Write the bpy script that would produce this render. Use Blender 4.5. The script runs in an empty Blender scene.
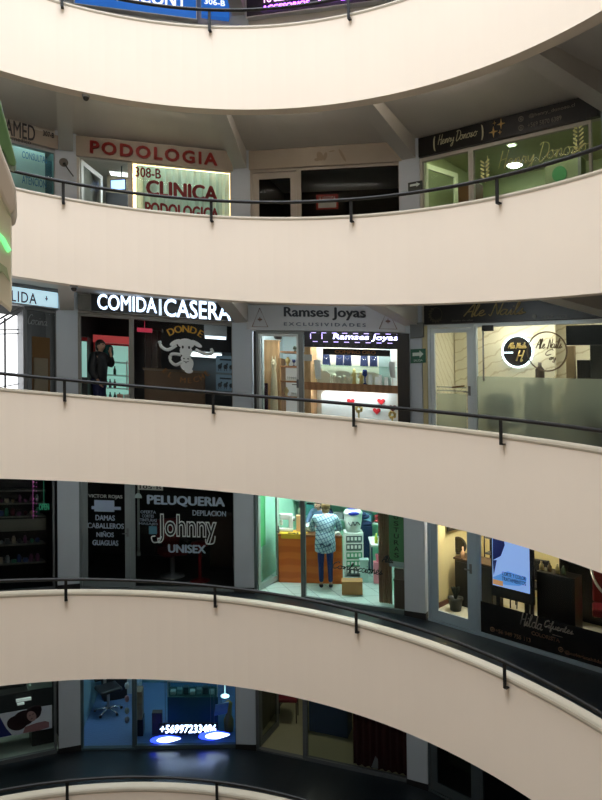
import bpy, bmesh, math, random
from mathutils import Vector, Matrix

random.seed(7)
C = bpy.context.scene
COL = C.collection

# ------------------------------------------------------------------ geometry of the place
FPX = 643.75                       # focal length in pixels at 602 x 800
R = 5.435                          # atrium radius (outer face of the parapets)
CAM = Vector((0.0, -4.959, -0.2837))
YAW, PITCH, ROLL = 0.36056, 0.01361, -0.01156
H = 3.0                            # one turn of the ramp climbs 3 m
BAND = 1.327                       # height of the white parapet band
RF = 7.93                          # shop fronts
RB = 12.4                          # back wall of the shops
TH0, DT = 0.0206, 2 * math.pi / 15 # columns
FLOOR, SOFFIT = -0.59, -1.018      # walkway floor / soffit relative to parapet top
CLEAR = H + SOFFIT - FLOOR         # 2.57 m clear height

def ztop(phi):
    return -(H / (2 * math.pi)) * phi - 0.0347 * math.sin(phi)

def col_angle(n):                  # the fourth shop is a little wider than the others
    return TH0 + n * DT + (.024 if n == 3 else 0)

def cam_axes():
    cy, sy, cp, sp = math.cos(YAW), math.sin(YAW), math.cos(PITCH), math.sin(PITCH)
    f = Vector((sy * cp, cy * cp, sp)); r = Vector((cy, -sy, 0)); u = r.cross(f)
    c, s = math.cos(ROLL), math.sin(ROLL)
    return r * c + u * s, u * c - r * s, f

# ------------------------------------------------------------------ camera, world, daylight, exposure
cr, cu, cf = cam_axes()
cd = bpy.data.cameras.new('camera')
cam = bpy.data.objects.new('camera', cd); COL.objects.link(cam)
m3 = Matrix((cr, cu, -cf)).transposed()
cam.matrix_world = Matrix.Translation(CAM) @ m3.to_4x4()
cd.sensor_fit = 'HORIZONTAL'; cd.sensor_width = 36.0; cd.lens = 36.0 * FPX / 602.0
cd.clip_start = 0.05; cd.clip_end = 200
C.camera = cam

w = bpy.data.worlds.new('World'); C.world = w; w.use_nodes = True
w.node_tree.nodes['Background'].inputs[0].default_value = (0.75, 0.85, 1.0, 1)
w.node_tree.nodes['Background'].inputs[1].default_value = 0.05

sl = bpy.data.lights.new('skylight_daylight', 'AREA')
sl.shape = 'DISK'; sl.size = 10.4; sl.energy = 1560; sl.spread = math.radians(119); sl.color = (0.87, 0.955, 1.07)
slo = bpy.data.objects.new('skylight_daylight', sl); COL.objects.link(slo)
slo.location = (0, 0, 12.5)

C.view_settings.view_transform = 'Standard'
C.view_settings.look = 'None'
C.view_settings.gamma = 1.0
C.view_settings.exposure = 0.0
C.view_settings.use_curve_mapping = False
C.cycles.use_denoising = True
C.cycles.max_bounces = 10
C.cycles.diffuse_bounces = 7
C.cycles.transparent_max_bounces = 16
C.cycles.sample_clamp_indirect = 6.0

# brightness and tint of the added shopfront fill tubes, storey by storey
FILL_LEVEL = {1: 16.0, 2: 18.0, 3: 15.0, 4: 19.0, 5: 12.0}
WARMW, COOLW = (1.0, .93, .84), (.80, .94, 1.0)
BCOL = {1: WARMW, 2: WARMW, 3: COOLW, 4: COOLW, 5: COOLW}
SHOPLAMP = 2.0

# ------------------------------------------------------------------ materials
_M = {}
def mat(name, col=(.5, .5, .5), rough=.55, metal=0.0, emit=0.0, ecol=None, noise=.06, scale=6.0, bump=0.0, kind=None, c2=None, spec=None):
    if name in _M: return _M[name]
    m = bpy.data.materials.new(name); m.use_nodes = True; _M[name] = m
    nt = m.node_tree; N = nt.nodes; L = nt.links
    bs = N['Principled BSDF']
    bs.inputs['Roughness'].default_value = rough
    bs.inputs['Metallic'].default_value = metal
    if spec is not None: bs.inputs['Specular IOR Level'].default_value = spec
    tc = N.new('ShaderNodeTexCoord'); no = N.new('ShaderNodeTexNoise')
    no.inputs['Scale'].default_value = scale; no.inputs['Detail'].default_value = 4
    L.new(tc.outputs['Object'], no.inputs['Vector'])
    mix = N.new('ShaderNodeMix'); mix.data_type = 'RGBA'
    a = [max(0, c * (1 - noise)) for c in col]; b = [min(1, c * (1 + noise)) for c in col]
    if c2: a, b = list(col), list(c2)
    mix.inputs['A'].default_value = (*a, 1); mix.inputs['B'].default_value = (*b, 1)
    L.new(no.outputs['Fac'], mix.inputs['Factor'])
    L.new(mix.outputs['Result'], bs.inputs['Base Color'])
    if bump:
        bp = N.new('ShaderNodeBump'); bp.inputs['Strength'].default_value = bump; bp.inputs['Distance'].default_value = .01
        L.new(no.outputs['Fac'], bp.inputs['Height']); L.new(bp.outputs['Normal'], bs.inputs['Normal'])
    if emit:
        bs.inputs['Emission Color'].default_value = (*(ecol or col), 1)
        bs.inputs['Emission Strength'].default_value = emit
    if kind == 'cloth':           # thin cloth lets part of the light behind it through
        tl = N.new('ShaderNodeBsdfTranslucent'); ms = N.new('ShaderNodeMixShader'); ms.inputs[0].default_value = .55
        L.new(mix.outputs['Result'], tl.inputs['Color']); L.new(bs.outputs[0], ms.inputs[1]); L.new(tl.outputs[0], ms.inputs[2])
        L.new(ms.outputs[0], N['Material Output'].inputs['Surface'])
    if kind in ('glass', 'frost', 'smoke'):
        tr = N.new('ShaderNodeBsdfTransparent'); ms = N.new('ShaderNodeMixShader'); out = N['Material Output']
        if kind == 'frost':
            tr.inputs[0].default_value = (.9, .93, .9, 1)
            bs.inputs['Roughness'].default_value = .6
            ms.inputs[0].default_value = .36
            tl = N.new('ShaderNodeBsdfTranslucent'); tl.inputs['Color'].default_value = (*col, 1)
            m2 = N.new('ShaderNodeMixShader'); m2.inputs[0].default_value = .35
            L.new(tl.outputs[0], m2.inputs[1]); L.new(bs.outputs[0], m2.inputs[2])
            L.new(tr.outputs[0], ms.inputs[1]); L.new(m2.outputs[0], ms.inputs[2])
        else:
            tr.inputs[0].default_value = (*col, 1)
            gl = N.new('ShaderNodeBsdfGlossy'); gl.inputs['Roughness'].default_value = .02
            gl.inputs['Color'].default_value = (.9, .93, .95, 1)
            lw = N.new('ShaderNodeLayerWeight'); lw.inputs['Blend'].default_value = .12
            ge = N.new('ShaderNodeNewGeometry'); iv = N.new('ShaderNodeMath'); iv.operation = 'SUBTRACT'; iv.inputs[0].default_value = 1.0
            mn = N.new('ShaderNodeMath'); mn.operation = 'MINIMUM'; mn.inputs[1].default_value = .45
            mu = N.new('ShaderNodeMath'); mu.operation = 'MULTIPLY'
            L.new(ge.outputs['Backfacing'], iv.inputs[1]); L.new(lw.outputs['Fresnel'], mn.inputs[0])
            L.new(mn.outputs[0], mu.inputs[0]); L.new(iv.outputs[0], mu.inputs[1]); L.new(mu.outputs[0], ms.inputs[0])
            L.new(tr.outputs[0], ms.inputs[1]); L.new(gl.outputs[0], ms.inputs[2])
        L.new(ms.outputs[0], out.inputs['Surface'])
    return m

def wave_mat(name, c1, c2, scale, rough=.5, axis='X', dist=1.0, detail=2, ramp=(.35, .65)):
    if name in _M: return _M[name]
    m = mat(name, c1, rough); nt = m.node_tree; N = nt.nodes; L = nt.links
    wv = N.new('ShaderNodeTexWave'); wv.bands_direction = axis
    wv.inputs['Scale'].default_value = scale; wv.inputs['Distortion'].default_value = dist; wv.inputs['Detail'].default_value = detail
    tc = [n for n in N if n.type == 'TEX_COORD'][0]; L.new(tc.outputs['Object'], wv.inputs['Vector'])
    mix = [n for n in N if n.type == 'MIX'][0]
    mix.inputs['A'].default_value = (*c1, 1); mix.inputs['B'].default_value = (*c2, 1)
    rp = N.new('ShaderNodeValToRGB'); rp.color_ramp.elements[0].position = ramp[0]; rp.color_ramp.elements[1].position = ramp[1]
    L.new(wv.outputs['Fac'], rp.inputs[0]); L.new(rp.outputs[0], mix.inputs['Factor'])
    return m

def tile_mat(name, c1, c2, grout, size=.33, rough=.25):
    if name in _M: return _M[name]
    m = mat(name, c1, rough); nt = m.node_tree; N = nt.nodes; L = nt.links
    br = N.new('ShaderNodeTexBrick'); br.offset = 0; br.inputs['Scale'].default_value = 1
    br.inputs['Brick Width'].default_value = size; br.inputs['Row Height'].default_value = size
    br.inputs['Mortar Size'].default_value = .006
    br.inputs['Color1'].default_value = (*c1, 1); br.inputs['Color2'].default_value = (*c2, 1); br.inputs['Mortar'].default_value = (*grout, 1)
    tc = [n for n in N if n.type == 'TEX_COORD'][0]; L.new(tc.outputs['Object'], br.inputs['Vector'])
    L.new(br.outputs['Color'], N['Principled BSDF'].inputs['Base Color'])
    return m

# ------------------------------------------------------------------ frames
class Frame:
    """local (u right, w away from the atrium, v up) -> world; v is measured from the sloping floor line"""
    def __init__(s, o, eu, slope=0.0):
        s.o = Vector(o); s.eu = Vector(eu); s.ew = Vector((-s.eu.y, s.eu.x, 0)); s.slope = slope
    def P(s, u, w, v):
        return s.o + s.eu * u + s.ew * w + Vector((0, 0, v + s.slope * u))
    def spot(s, u, w, v=0.0, rot=0.0):
        c, n = math.cos(rot), math.sin(rot)
        return Frame(s.P(u, w, v), s.eu * c + s.ew * n, 0.0)

WORLD = Frame((0, 0, 0), (1, 0, 0))

def pixray(x, y):
    return cf + cr * ((x - 301) / FPX) - cu * ((y - 400) / FPX)

class Shop(Frame):
    def __init__(s, row, bay):
        a, b = col_angle(bay), col_angle(bay + 1)
        off = 2 * math.pi * (row - 3)
        A = Vector((RF * math.sin(a), RF * math.cos(a), ztop(a + off) + FLOOR))
        B = Vector((RF * math.sin(b), RF * math.cos(b), ztop(b + off) + FLOOR))
        e = (B - A); L = math.hypot(e.x, e.y)
        super().__init__(A, Vector((e.x / L, e.y / L, 0)), e.z / L)
        s.row, s.bay, s.L = row, bay, L
    def uv(s, x, y, w=0.0):          # where the line of sight meets the plane at depth w of this shop
        d = pixray(x, y); o = s.o + s.ew * w
        t = (o - CAM).dot(s.ew) / d.dot(s.ew); P = CAM + d * t
        u = (P - s.o).dot(s.eu)
        return u, P.z - s.o.z - s.slope * u

class Column(Shop):
    def __init__(s, row, n):
        t = col_angle(n); off = 2 * math.pi * (row - 3)
        Frame.__init__(s, (RF * math.sin(t), RF * math.cos(t), ztop(t + off) + FLOOR), Vector((math.cos(t), -math.sin(t), 0)))
        s.row, s.bay, s.L = row, n, 0

# ------------------------------------------------------------------ mesh builder
_WL = {}
class MB:
    def __init__(s): s.v = []; s.f = []; s.sm = []
    def add(s, vs, fs, smooth=False):
        n = len(s.v); s.v += [tuple(p) for p in vs]
        s.f += [tuple(i + n for i in f) for f in fs]; s.sm += [smooth] * len(fs); return s
    def box(s, u0, u1, w0, w1, v0, v1):
        if u1 < u0: u0, u1 = u1, u0
        if w1 < w0: w0, w1 = w1, w0
        if v1 < v0: v0, v1 = v1, v0
        p = [(u0, w0, v0), (u1, w0, v0), (u1, w1, v0), (u0, w1, v0), (u0, w0, v1), (u1, w0, v1), (u1, w1, v1), (u0, w1, v1)]
        return s.add(p, [(0, 3, 2, 1), (4, 5, 6, 7), (0, 1, 5, 4), (1, 2, 6, 5), (2, 3, 7, 6), (3, 0, 4, 7)])
    def prism(s, pts, w0, w1, smooth=False):      # outline in (u, v), extruded along w
        n = len(pts); a = sum(pts[i][0] * pts[(i + 1) % n][1] - pts[(i + 1) % n][0] * pts[i][1] for i in range(n))
        if a < 0: pts = pts[::-1]
        vs = [(u, w0, v) for u, v in pts] + [(u, w1, v) for u, v in pts]
        fs = [tuple(range(n)), tuple(range(2 * n - 1, n - 1, -1))]
        fs += [((i + 1) % n, i, i + n, (i + 1) % n + n) for i in range(n)]
        return s.add(vs, fs)
    def disc(s, u, v, ru, rv, w0, w1, n=24, a0=0.0, rot=0.0):
        c, q = math.cos(rot), math.sin(rot)
        pts = []
        for i in range(n):
            t = a0 + 2 * math.pi * i / n; x, y = ru * math.cos(t), rv * math.sin(t)
            pts.append((u + x * c - y * q, v + x * q + y * c))
        return s.prism(pts, w0, w1)
    def lathe(s, prof, u=0., w=0., n=20, smooth=True):      # prof: (radius, height)
        m = len(prof); vs = []; fs = []
        for i in range(n):
            t = 2 * math.pi * i / n
            vs += [(u + r * math.cos(t), w + r * math.sin(t), h) for r, h in prof]
        for i in range(n):
            j = (i + 1) % n
            for k in range(m - 1): fs.append((i * m + k, j * m + k, j * m + k + 1, i * m + k + 1))
        s.add(vs, fs, smooth)
        b = len(s.v) - len(vs)
        for k, rev in ((0, True), (m - 1, False)):
            if prof[k][0] > 1e-4:
                loop = [b + i * m + k for i in range(n)]
                s.f.append(tuple(loop[::-1] if rev else loop)); s.sm.append(False)
        return s
    def ball(s, u, w, v, ru, rw=None, rv=None, n=14):
        rw = rw or ru; rv = rv or ru; m = max(6, n // 2 + 1); vs = []; fs = []
        for i in range(m + 1):
            a = math.pi * i / m
            for j in range(n):
                t = 2 * math.pi * j / n
                vs.append((u + ru * math.sin(a) * math.cos(t), w + rw * math.sin(a) * math.sin(t), v - rv * math.cos(a)))
        for i in range(m):
            for j in range(n):
                k = (j + 1) % n
                fs.append((i * n + j, i * n + k, (i + 1) * n + k, (i + 1) * n + j))
        return s.add(vs, fs, True)
    def tube(s, pts, r, n=8, closed=False, flat=None):
        pts = [Vector(p) for p in pts]; m = len(pts); vs = []; fs = []
        ref = Vector((0, 0, 1))
        for i, p in enumerate(pts):
            a = pts[(i - 1) % m] if (closed or i) else p; b = pts[(i + 1) % m] if (closed or i < m - 1) else p
            t = (b - a)
            t = t.normalized() if t.length > 1e-9 else Vector((1, 0, 0))
            q = ref if abs(t.z) < .95 else Vector((0, 1, 0))
            x = t.cross(q).normalized(); y = x.cross(t)
            rr = r[i] if isinstance(r, (list, tuple)) else r
            for j in range(n):
                g = 2 * math.pi * j / n
                vs.append(p + x * (rr * math.cos(g)) + y * (rr * math.sin(g)))
        for i in range(m if closed else m - 1):
            k = (i + 1) % m
            for j in range(n):
                l = (j + 1) % n
                fs.append((i * n + j, k * n + j, k * n + l, i * n + l))
        s.add(vs, fs, True)
        if not closed:
            b = len(s.v) - len(vs)
            s.f.append(tuple(b + j for j in range(n))); s.f.append(tuple(b + (m - 1) * n + j for j in range(n - 1, -1, -1))); s.sm += [False, False]
        return s
    def bar(s, p, q, r=.012, n=6): return s.tube([p, q], r, n)
    def arc(s, u, v, r, w, tr, a0=0, a1=2 * math.pi, n=36):
        full = abs(a1 - a0) > 6.28
        pts = [(u + r * math.cos(a0 + (a1 - a0) * i / n), w, v + r * math.sin(a0 + (a1 - a0) * i / n)) for i in range(n if full else n + 1)]
        return s.tube(pts, tr, 6, closed=full)
    def text(s, t, u0, v0, u1, v1, w=-.012, depth=.008, bold=.0, shear=0., outline=0., spacing=1.0):
        vs, fs = text_mesh(t, 0 if not outline else bold, shear, outline, spacing)
        if bold and not outline:       # heavier strokes: the outline repeated a little to each side
            n = len(vs); V, F_ = [], []
            for i, (dx, dy) in enumerate(((-bold, 0), (bold, 0), (0, bold * .6), (0, -bold * .6), (0, 0))):
                V += [(x + dx, y + dy, z) for x, y, z in vs]; F_ += [tuple(k + n * i for k in f) for f in fs]
            vs, fs = V, F_
        xs = [p[0] for p in vs]; ys = [p[1] for p in vs]
        ax, bx, ay, by = min(xs), max(xs), min(ys), max(ys)
        k = (u1 - u0) / (bx - ax); q = (v1 - v0) / max(by - ay, 1e-6)
        return s.add([(u0 + (x - ax) * k, w - z * depth, v0 + (y - ay) * q) for x, y, z in vs], fs)
    def arctext(s, t, uc, vc, r, a0, a1, h, w=-.012, depth=.006, bold=.02):
        n = len(t)
        for i, ch in enumerate(t):
            if ch == ' ': continue
            a = a0 + (a1 - a0) * (i + .5) / n
            vs, fs = text_mesh(ch, 0, 0, 0, 1)
            vs = [(x + dx, y, z) for dx in (-bold, bold) for x, y, z in vs]; fs = list(fs) + [tuple(k + len(vs) // 2 for k in f) for f in fs]; xs = [p[0] for p in vs]; cx = (min(xs) + max(xs)) / 2
            k = h / .73; c, q = math.cos(a - math.pi / 2), math.sin(a - math.pi / 2)
            if a1 > a0: c, q = -c, -q
            ou, ov = uc + r * math.cos(a), vc + r * math.sin(a)
            s.add([(ou + ((x - cx) * c - y * q) * k, w - z * depth, ov + ((x - cx) * q + y * c) * k) for x, y, z in vs], fs)
        return s
    def script(s, t, u0, v0, u1, v1, w=-.014, r=.006):
        lines = []; x = 0.0
        for ch in t:
            if ch == ' ': x += .7; continue
            g = SCRIPT.get(ch) or SCRIPT['o']; adv = 0
            for ln in g:
                lines.append([(x + a + b * .25, b) for a, b in ln]); adv = max(adv, max(a for a, b in ln))
            x += adv - .05
        ax = min(p[0] for l in lines for p in l); bx = max(p[0] for l in lines for p in l)
        ay = min(p[1] for l in lines for p in l); by = max(p[1] for l in lines for p in l)
        for ln in lines:
            q = smooth(ln) if len(ln) > 2 else ln
            s.tube([(u0 + (a - ax) / (bx - ax) * (u1 - u0), w, v0 + (b - ay) / (by - ay) * (v1 - v0)) for a, b in q], r, 5)
        return s
    def build(s, name, m, fr=WORLD, parent=None, base=None, bevel=0.0):
        P = [fr.P(*p) for p in s.v]
        if parent is not None: org = _WL[parent.name]
        elif base is not None: org = fr.P(*base)
        else: org = Vector((sum(p.x for p in P) / len(P), sum(p.y for p in P) / len(P), min(p.z for p in P)))
        me = bpy.data.meshes.new(name)
        me.from_pydata([tuple(p - org) for p in P], [], s.f)
        for p, q in zip(me.polygons, s.sm): p.use_smooth = q
        me.materials.append(m)
        bm = bmesh.new(); bm.from_mesh(me)
        bmesh.ops.recalc_face_normals(bm, faces=bm.faces); bm.to_mesh(me); bm.free()
        o = bpy.data.objects.new(name, me); COL.objects.link(o)
        if parent is not None: o.parent = parent
        else: o.location = org
        _WL[o.name] = org
        if bevel:
            b = o.modifiers.new('edge', 'BEVEL'); b.width = bevel; b.segments = 2; b.limit_method = 'ANGLE'
        return o

def smooth(p, n=5):
    out = []; m = len(p)
    for i in range(m - 1):
        a, b, c, d = p[max(i - 1, 0)], p[i], p[i + 1], p[min(i + 2, m - 1)]
        for k in range(n):
            t = k / n
            out.append(tuple(.5 * (2 * b[j] + (c[j] - a[j]) * t + (2 * a[j] - 5 * b[j] + 4 * c[j] - d[j]) * t * t + (-a[j] + 3 * b[j] - 3 * c[j] + d[j]) * t ** 3) for j in range(len(b))))
    out.append(tuple(p[-1])); return out

SCRIPT = {
 'a': [[(.8, .9), (.35, .95), (.1, .4), (.35, 0), (.75, .4), (.85, .95), (.8, .2), (1, 0), (1.2, .2)]],
 'e': [[(0, .3), (.5, .5), (.65, .85), (.4, 1), (.15, .6), (.25, .1), (.6, 0), (1, .3)]],
 'i': [[(0, .2), (.25, .9), (.25, .15), (.4, 0), (.6, .2)], [(.3, 1.35), (.36, 1.5)]],
 'l': [[(0, .2), (.4, 1.6), (.35, 2.2), (.15, 1.8), (.2, .2), (.4, 0), (.65, .2)]],
 'n': [[(0, .1), (.2, .95), (.2, 0), (.3, .6), (.55, .98), (.72, .7), (.72, .1), (.9, .05), (1.05, .2)]],
 'o': [[(.5, 1), (.1, .8), (.1, .2), (.5, 0), (.8, .4), (.5, 1), (.8, .85), (1.1, .9)]],
 'r': [[(0, .1), (.2, 1), (.35, .8), (.6, .85), (.6, .1), (.9, .2)]],
 's': [[(0, .1), (.4, 1), (.3, .6), (.6, .25), (.3, 0), (.1, .1), (.9, .25)]],
 'u': [[(0, .9), (.1, .2), (.4, 0), (.7, .4), (.75, .95), (.75, .1), (1, .15)]],
 'y': [[(0, .9), (.15, .3), (.5, .2), (.75, .9), (.7, -.6), (.4, -1), (.2, -.7), (.9, .2)]],
 'd': [[(.8, .85), (.3, .95), (.1, .4), (.4, 0), (.75, .4), (.9, 2.2), (.85, .2), (1.15, .2)]],
 'f': [[(0, .2), (.5, 1.8), (.4, 2.2), (.25, 1.6), (.3, -.8), (.45, -.9), (.5, 0), (.8, .2)]],
 't': [[(0, .2), (.3, 1.8), (.25, .2), (.5, 0), (.7, .2)], [(0, 1.2), (.55, 1.25)]],
 'c': [[(.7, .8), (.4, 1), (.1, .5), (.35, 0), (.85, .2)]],
 'm': [[(0, .1), (.15, .95), (.18, 0), (.4, .98), (.52, .1), (.75, .98), (.9, .5), (.92, .05), (1.15, .2)]],
 'A': [[(0, 0), (.4, 1), (1, 2.2), (1.05, 0), (1.25, .1)], [(.3, .8), (1.1, .9)]],
 'N': [[(-.2, .2), (.1, 0), (.3, 2.1), (.9, .1), (1.15, 2.2)]],
 'H': [[(.1, 2.2), (0, 0)], [(.9, 2.2), (.8, 0), (1.1, .2)], [(0, 1), (.9, 1.15)]],
 'D': [[(.2, 2.1), (.1, 0), (.7, .1), (1.1, .9), (.9, 1.9), (.1, 2.2), (-.2, 1.9)]],
 'C': [[(1.1, 1.8), (.8, 2.2), (.2, 1.6), (.1, .5), (.5, 0), (1.1, .4)]],
}

_T = {}
def text_mesh(t, bold, shear, outline, spacing):
    key = (t, bold, shear, outline, spacing)
    if key in _T: return _T[key]
    c = bpy.data.curves.new('lettering_curve', 'FONT'); c.body = t; c.size = 1.0; c.offset = bold; c.shear = shear
    c.space_character = spacing; c.resolution_u = 3
    if outline: c.fill_mode = 'NONE'; c.bevel_depth = outline; c.bevel_resolution = 0
    else: c.extrude = .5
    o = bpy.data.objects.new('lettering_curve', c); COL.objects.link(o)
    dg = bpy.context.evaluated_depsgraph_get(); dg.update()
    me = bpy.data.meshes.new_from_object(o.evaluated_get(dg))
    vs = [tuple(v.co) for v in me.vertices]; fs = [tuple(p.vertices) for p in me.polygons]
    bpy.data.objects.remove(o); bpy.data.curves.remove(c); bpy.data.meshes.remove(me)
    _T[key] = (vs, fs); return _T[key]

def tag(o, label, cat, group=None, kind=None):
    if label: o['label'] = label
    if cat: o['category'] = cat
    if group: o['group'] = group
    if kind: o['kind'] = kind
    return o

def thing(name, label, cat, fr, base, group=None, kind=None):
    o = bpy.data.objects.new(name, None); COL.objects.link(o)
    o.empty_display_size = .1
    p = fr.P(*base); o.location = p; _WL[o.name] = p
    return tag(o, label, cat, group, kind)

def part_label(o, t): o['label'] = t; return o

# ------------------------------------------------------------------ the building: a helical ramp around the atrium
PAINT = mat('parapet_paint', (.85, .722, .578), .6, noise=.03, scale=1.2)
COPING = mat('coping_paint', (.50, .43, .32), .5, noise=.04, scale=3)
SOFF = mat('soffit_paint', (.64, .60, .54), .7, noise=.05, scale=2)
DECK = mat('walkway_floor', (.012, .018, .024), .28, noise=.35, scale=1.5)
COLM = mat('column_paint', (.45, .50, .56), .55, noise=.04, scale=3)
FASC = mat('fascia_paint', (.50, .47, .42), .6, noise=.05, scale=3)
PART = mat('partition_paint', (.34, .33, .31), .7, noise=.05, scale=2)
ALU = mat('grey_aluminium', (.36, .38, .39), .4, .3, noise=.05)
ALU_D = mat('dark_aluminium', (.13, .14, .15), .45, .3, noise=.05)
BLACK = mat('black_paint', (.012, .011, .011), .4, noise=.1)
RAILM = mat('handrail_black', (.010, .009, .008), .45, .0, noise=.1, spec=.28)
GLASS = mat('shop_glass', (.95, .97, .965), kind='glass')
SMOKE = mat('tinted_glass', (.78, .80, .80), kind='glass')
FROST = mat('frosted_film', (.62, .68, .60), .5, kind='frost')
WHITE = mat('white_plastic', (.8, .8, .78), .4)
VINYL = mat('white_vinyl', (.72, .76, .80), .5)
GREY = mat('grey_metal', (.45, .45, .46), .35, .6)
GOLD = mat('gold_foil', (.62, .47, .18), .35, .5)
WOOD = wave_mat('brown_wood', (.30, .13, .05), (.38, .17, .07), 3, .45, 'X', 4)
LWOOD = wave_mat('light_wood', (.50, .30, .14), (.58, .36, .18), 3, .45, 'X', 4)
DWOOD = mat('dark_wood', (.05, .03, .02), .45)

def helix(name, prof, row, step=72, m=PAINT, a0=-math.pi, a1=math.pi, struct=True, smooth_sides=True):
    """sweep a closed (radius, height above parapet top) outline along one turn of the ramp"""
    mb = MB(); n = len(prof); off = 2 * math.pi * (row - 3)
    N = max(2, int(round(step * (a1 - a0) / (2 * math.pi))))
    for i in range(N + 1):
        t = a0 + (a1 - a0) * i / N; z = ztop(t + off)
        mb.v += [(r * math.sin(t), r * math.cos(t), z + dz) for r, dz in prof]
    for i in range(N):
        for k in range(n):
            l = (k + 1) % n
            mb.f.append((i * n + k, (i + 1) * n + k, (i + 1) * n + l, i * n + l)); mb.sm.append(False)
    mb.f.append(tuple(range(n))); mb.f.append(tuple(N * n + k for k in range(n - 1, -1, -1))); mb.sm += [False, False]
    o = mb.build(name, m)
    return tag(o, None, None, None, 'structure') if struct else o

LEV = ['roof', 'top', 'upper', 'middle', 'lower', 'bottom', 'ground']
for row in range(0, 7):
    helix('wall_parapet_' + LEV[row], [(R, -BAND), (R, -.012), (R + .16, -.012), (R + .16, FLOOR), (R + .16, SOFFIT), (R + .2, -BAND)], row, 144)
    helix('trim_coping_' + LEV[row], [(R - .004, -.055), (R - .010, -.03), (R - .002, -.006), (R + .03, .004), (R + .14, .004), (R + .18, -.004), (R + .19, -.03), (R + .19, -.05)], row, 144, COPING)
    helix('floor_' + LEV[row], [(R + .1, FLOOR), (RF + .02, FLOOR), (RF + .02, FLOOR - .06), (R + .1, FLOOR - .06)], row, 96, DECK)
    helix('ceiling_' + LEV[row], [(R + .1, SOFFIT), (R + .1, FLOOR - .06), (RB, FLOOR - .06), (RB, SOFFIT)], row, 96, SOFF)
    lo, hi = FLOOR, FLOOR + CLEAR + .02
    if row in (0, 6): segs = [(-math.pi, math.pi)]
    else: segs = [(-math.pi, TH0 - DT), (col_angle(3), math.pi)]
    for a, b in segs:
        helix('wall_shopless', [(RF, lo), (RF, hi), (RF + .12, hi), (RF + .12, lo)], row, 72, PART, a, b)

def cyl_wall(name, r0, r1, z0, z1, m, n=96):
    mb = MB()
    for i in range(n):
        t = 2 * math.pi * i / n; s, c = math.sin(t), math.cos(t)
        mb.v += [(r0 * s, r0 * c, z0), (r0 * s, r0 * c, z1), (r1 * s, r1 * c, z1), (r1 * s, r1 * c, z0)]
    for i in range(n):
        j = (i + 1) % n
        for k in range(4):
            l = (k + 1) % 4; mb.f.append((i * 4 + k, j * 4 + k, j * 4 + l, i * 4 + l)); mb.sm.append(False)
    return tag(mb.build(name, m), None, None, None, 'structure')
cyl_wall('wall_back', RB, RB + .2, -13.2, 13, PART)
cyl_wall('ceiling_roof', 5.3, RB, 12.6, 12.8, SOFF)
mb = MB(); mb.lathe([(RB, -13.2), (RB, -13.0)], n=64, smooth=False)
tag(mb.build('floor_atrium', mat('atrium_floor', (.30, .27, .24), .3, noise=.1)), None, None, None, 'structure')
# skylight glazing above the atrium
mb = MB(); mb.lathe([(5.4, 12.9), (5.4, 12.92)], n=64, smooth=False)
tag(mb.build('window_skylight', mat('skylight_glass', (.9, .9, .9), .3, emit=1.0)), None, None, None, 'structure')

# columns, radial beams and partitions
for row in range(1, 6):
    for n in range(-1, 4):
        t = col_angle(n); off = 2 * math.pi * (row - 3)
        o = Vector((RF * math.sin(t), RF * math.cos(t), ztop(t + off) + FLOOR))
        fr = Frame(o, Vector((math.cos(t), -math.sin(t), 0)))
        mb = MB(); mb.box(-.19, .19, -.10, .30, -.03, CLEAR + .04)
        tag(mb.build('column', COLM, fr, base=(0, 0, 0)), None, None, None, 'structure')
        mb = MB(); mb.box(-.20, .20, -.112, .31, -.02, .10)
        tag(mb.build('baseboard_column', BLACK, fr, base=(0, 0, 0)), None, None, None, 'structure')
        i0 = -(RF - R - .17)
        zb = H - BAND - FLOOR + .10
        mb = MB(); mb.add([(a * b, c, d) for a, b in ((1, .125), (-1, .125)) for c, d in ((i0, zb), (i0, CLEAR + .03), (.1, CLEAR + .03), (.1, 2.2))],
                          [(0, 1, 2, 3), (7, 6, 5, 4), (0, 4, 5, 1), (1, 5, 6, 2), (2, 6, 7, 3), (3, 7, 4, 0)])
        tag(mb.build('beam', SOFF, fr, base=(0, 0, CLEAR)), None, None, None, 'structure')
        mb = MB(); mb.box(-.06, .06, .30, RB - RF + .05, -.1, CLEAR + .1)
        tag(mb.build('wall_partition', PART, fr, base=(0, 0, 0)), None, None, None, 'structure')

# added fill tubes brightening the shopfronts, unseen behind the edge beam, one per bay
for row in range(1, 6):
    off = 2 * math.pi * (row - 3)
    for n in range(-1, 3):
        for q in (.5,):
            t = TH0 + (n + q) * DT; rr = R + .33
            fr = Frame((rr * math.sin(t), rr * math.cos(t), ztop(t + off) + SOFFIT + H), Vector((math.cos(t), -math.sin(t), 0)), (-(H / (2 * math.pi)) - .0347 * math.cos(t)) / rr)
            fr.o.z = ztop(t + off - 2 * math.pi) + SOFFIT
            L = FILL_LEVEL[row]
            o = thing('batten_light', 'slim tube light on the walkway soffit behind the edge of the parapet above', 'light', fr, (0, 0, 0), 'walkway tube lights')
            mb = MB(); mb.box(-.72, .72, -.05, .05, -.05, -.016); mb.build('housing', WHITE, fr, o)
            mb = MB(); mb.tube([(-.7, 0, -.07), (.7, 0, -.07)], .028, 10); mb.build('tube', mat('batten_%d' % row, (.9, .9, .9), .5, emit=L, ecol=BCOL[row]), fr, o)

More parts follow.
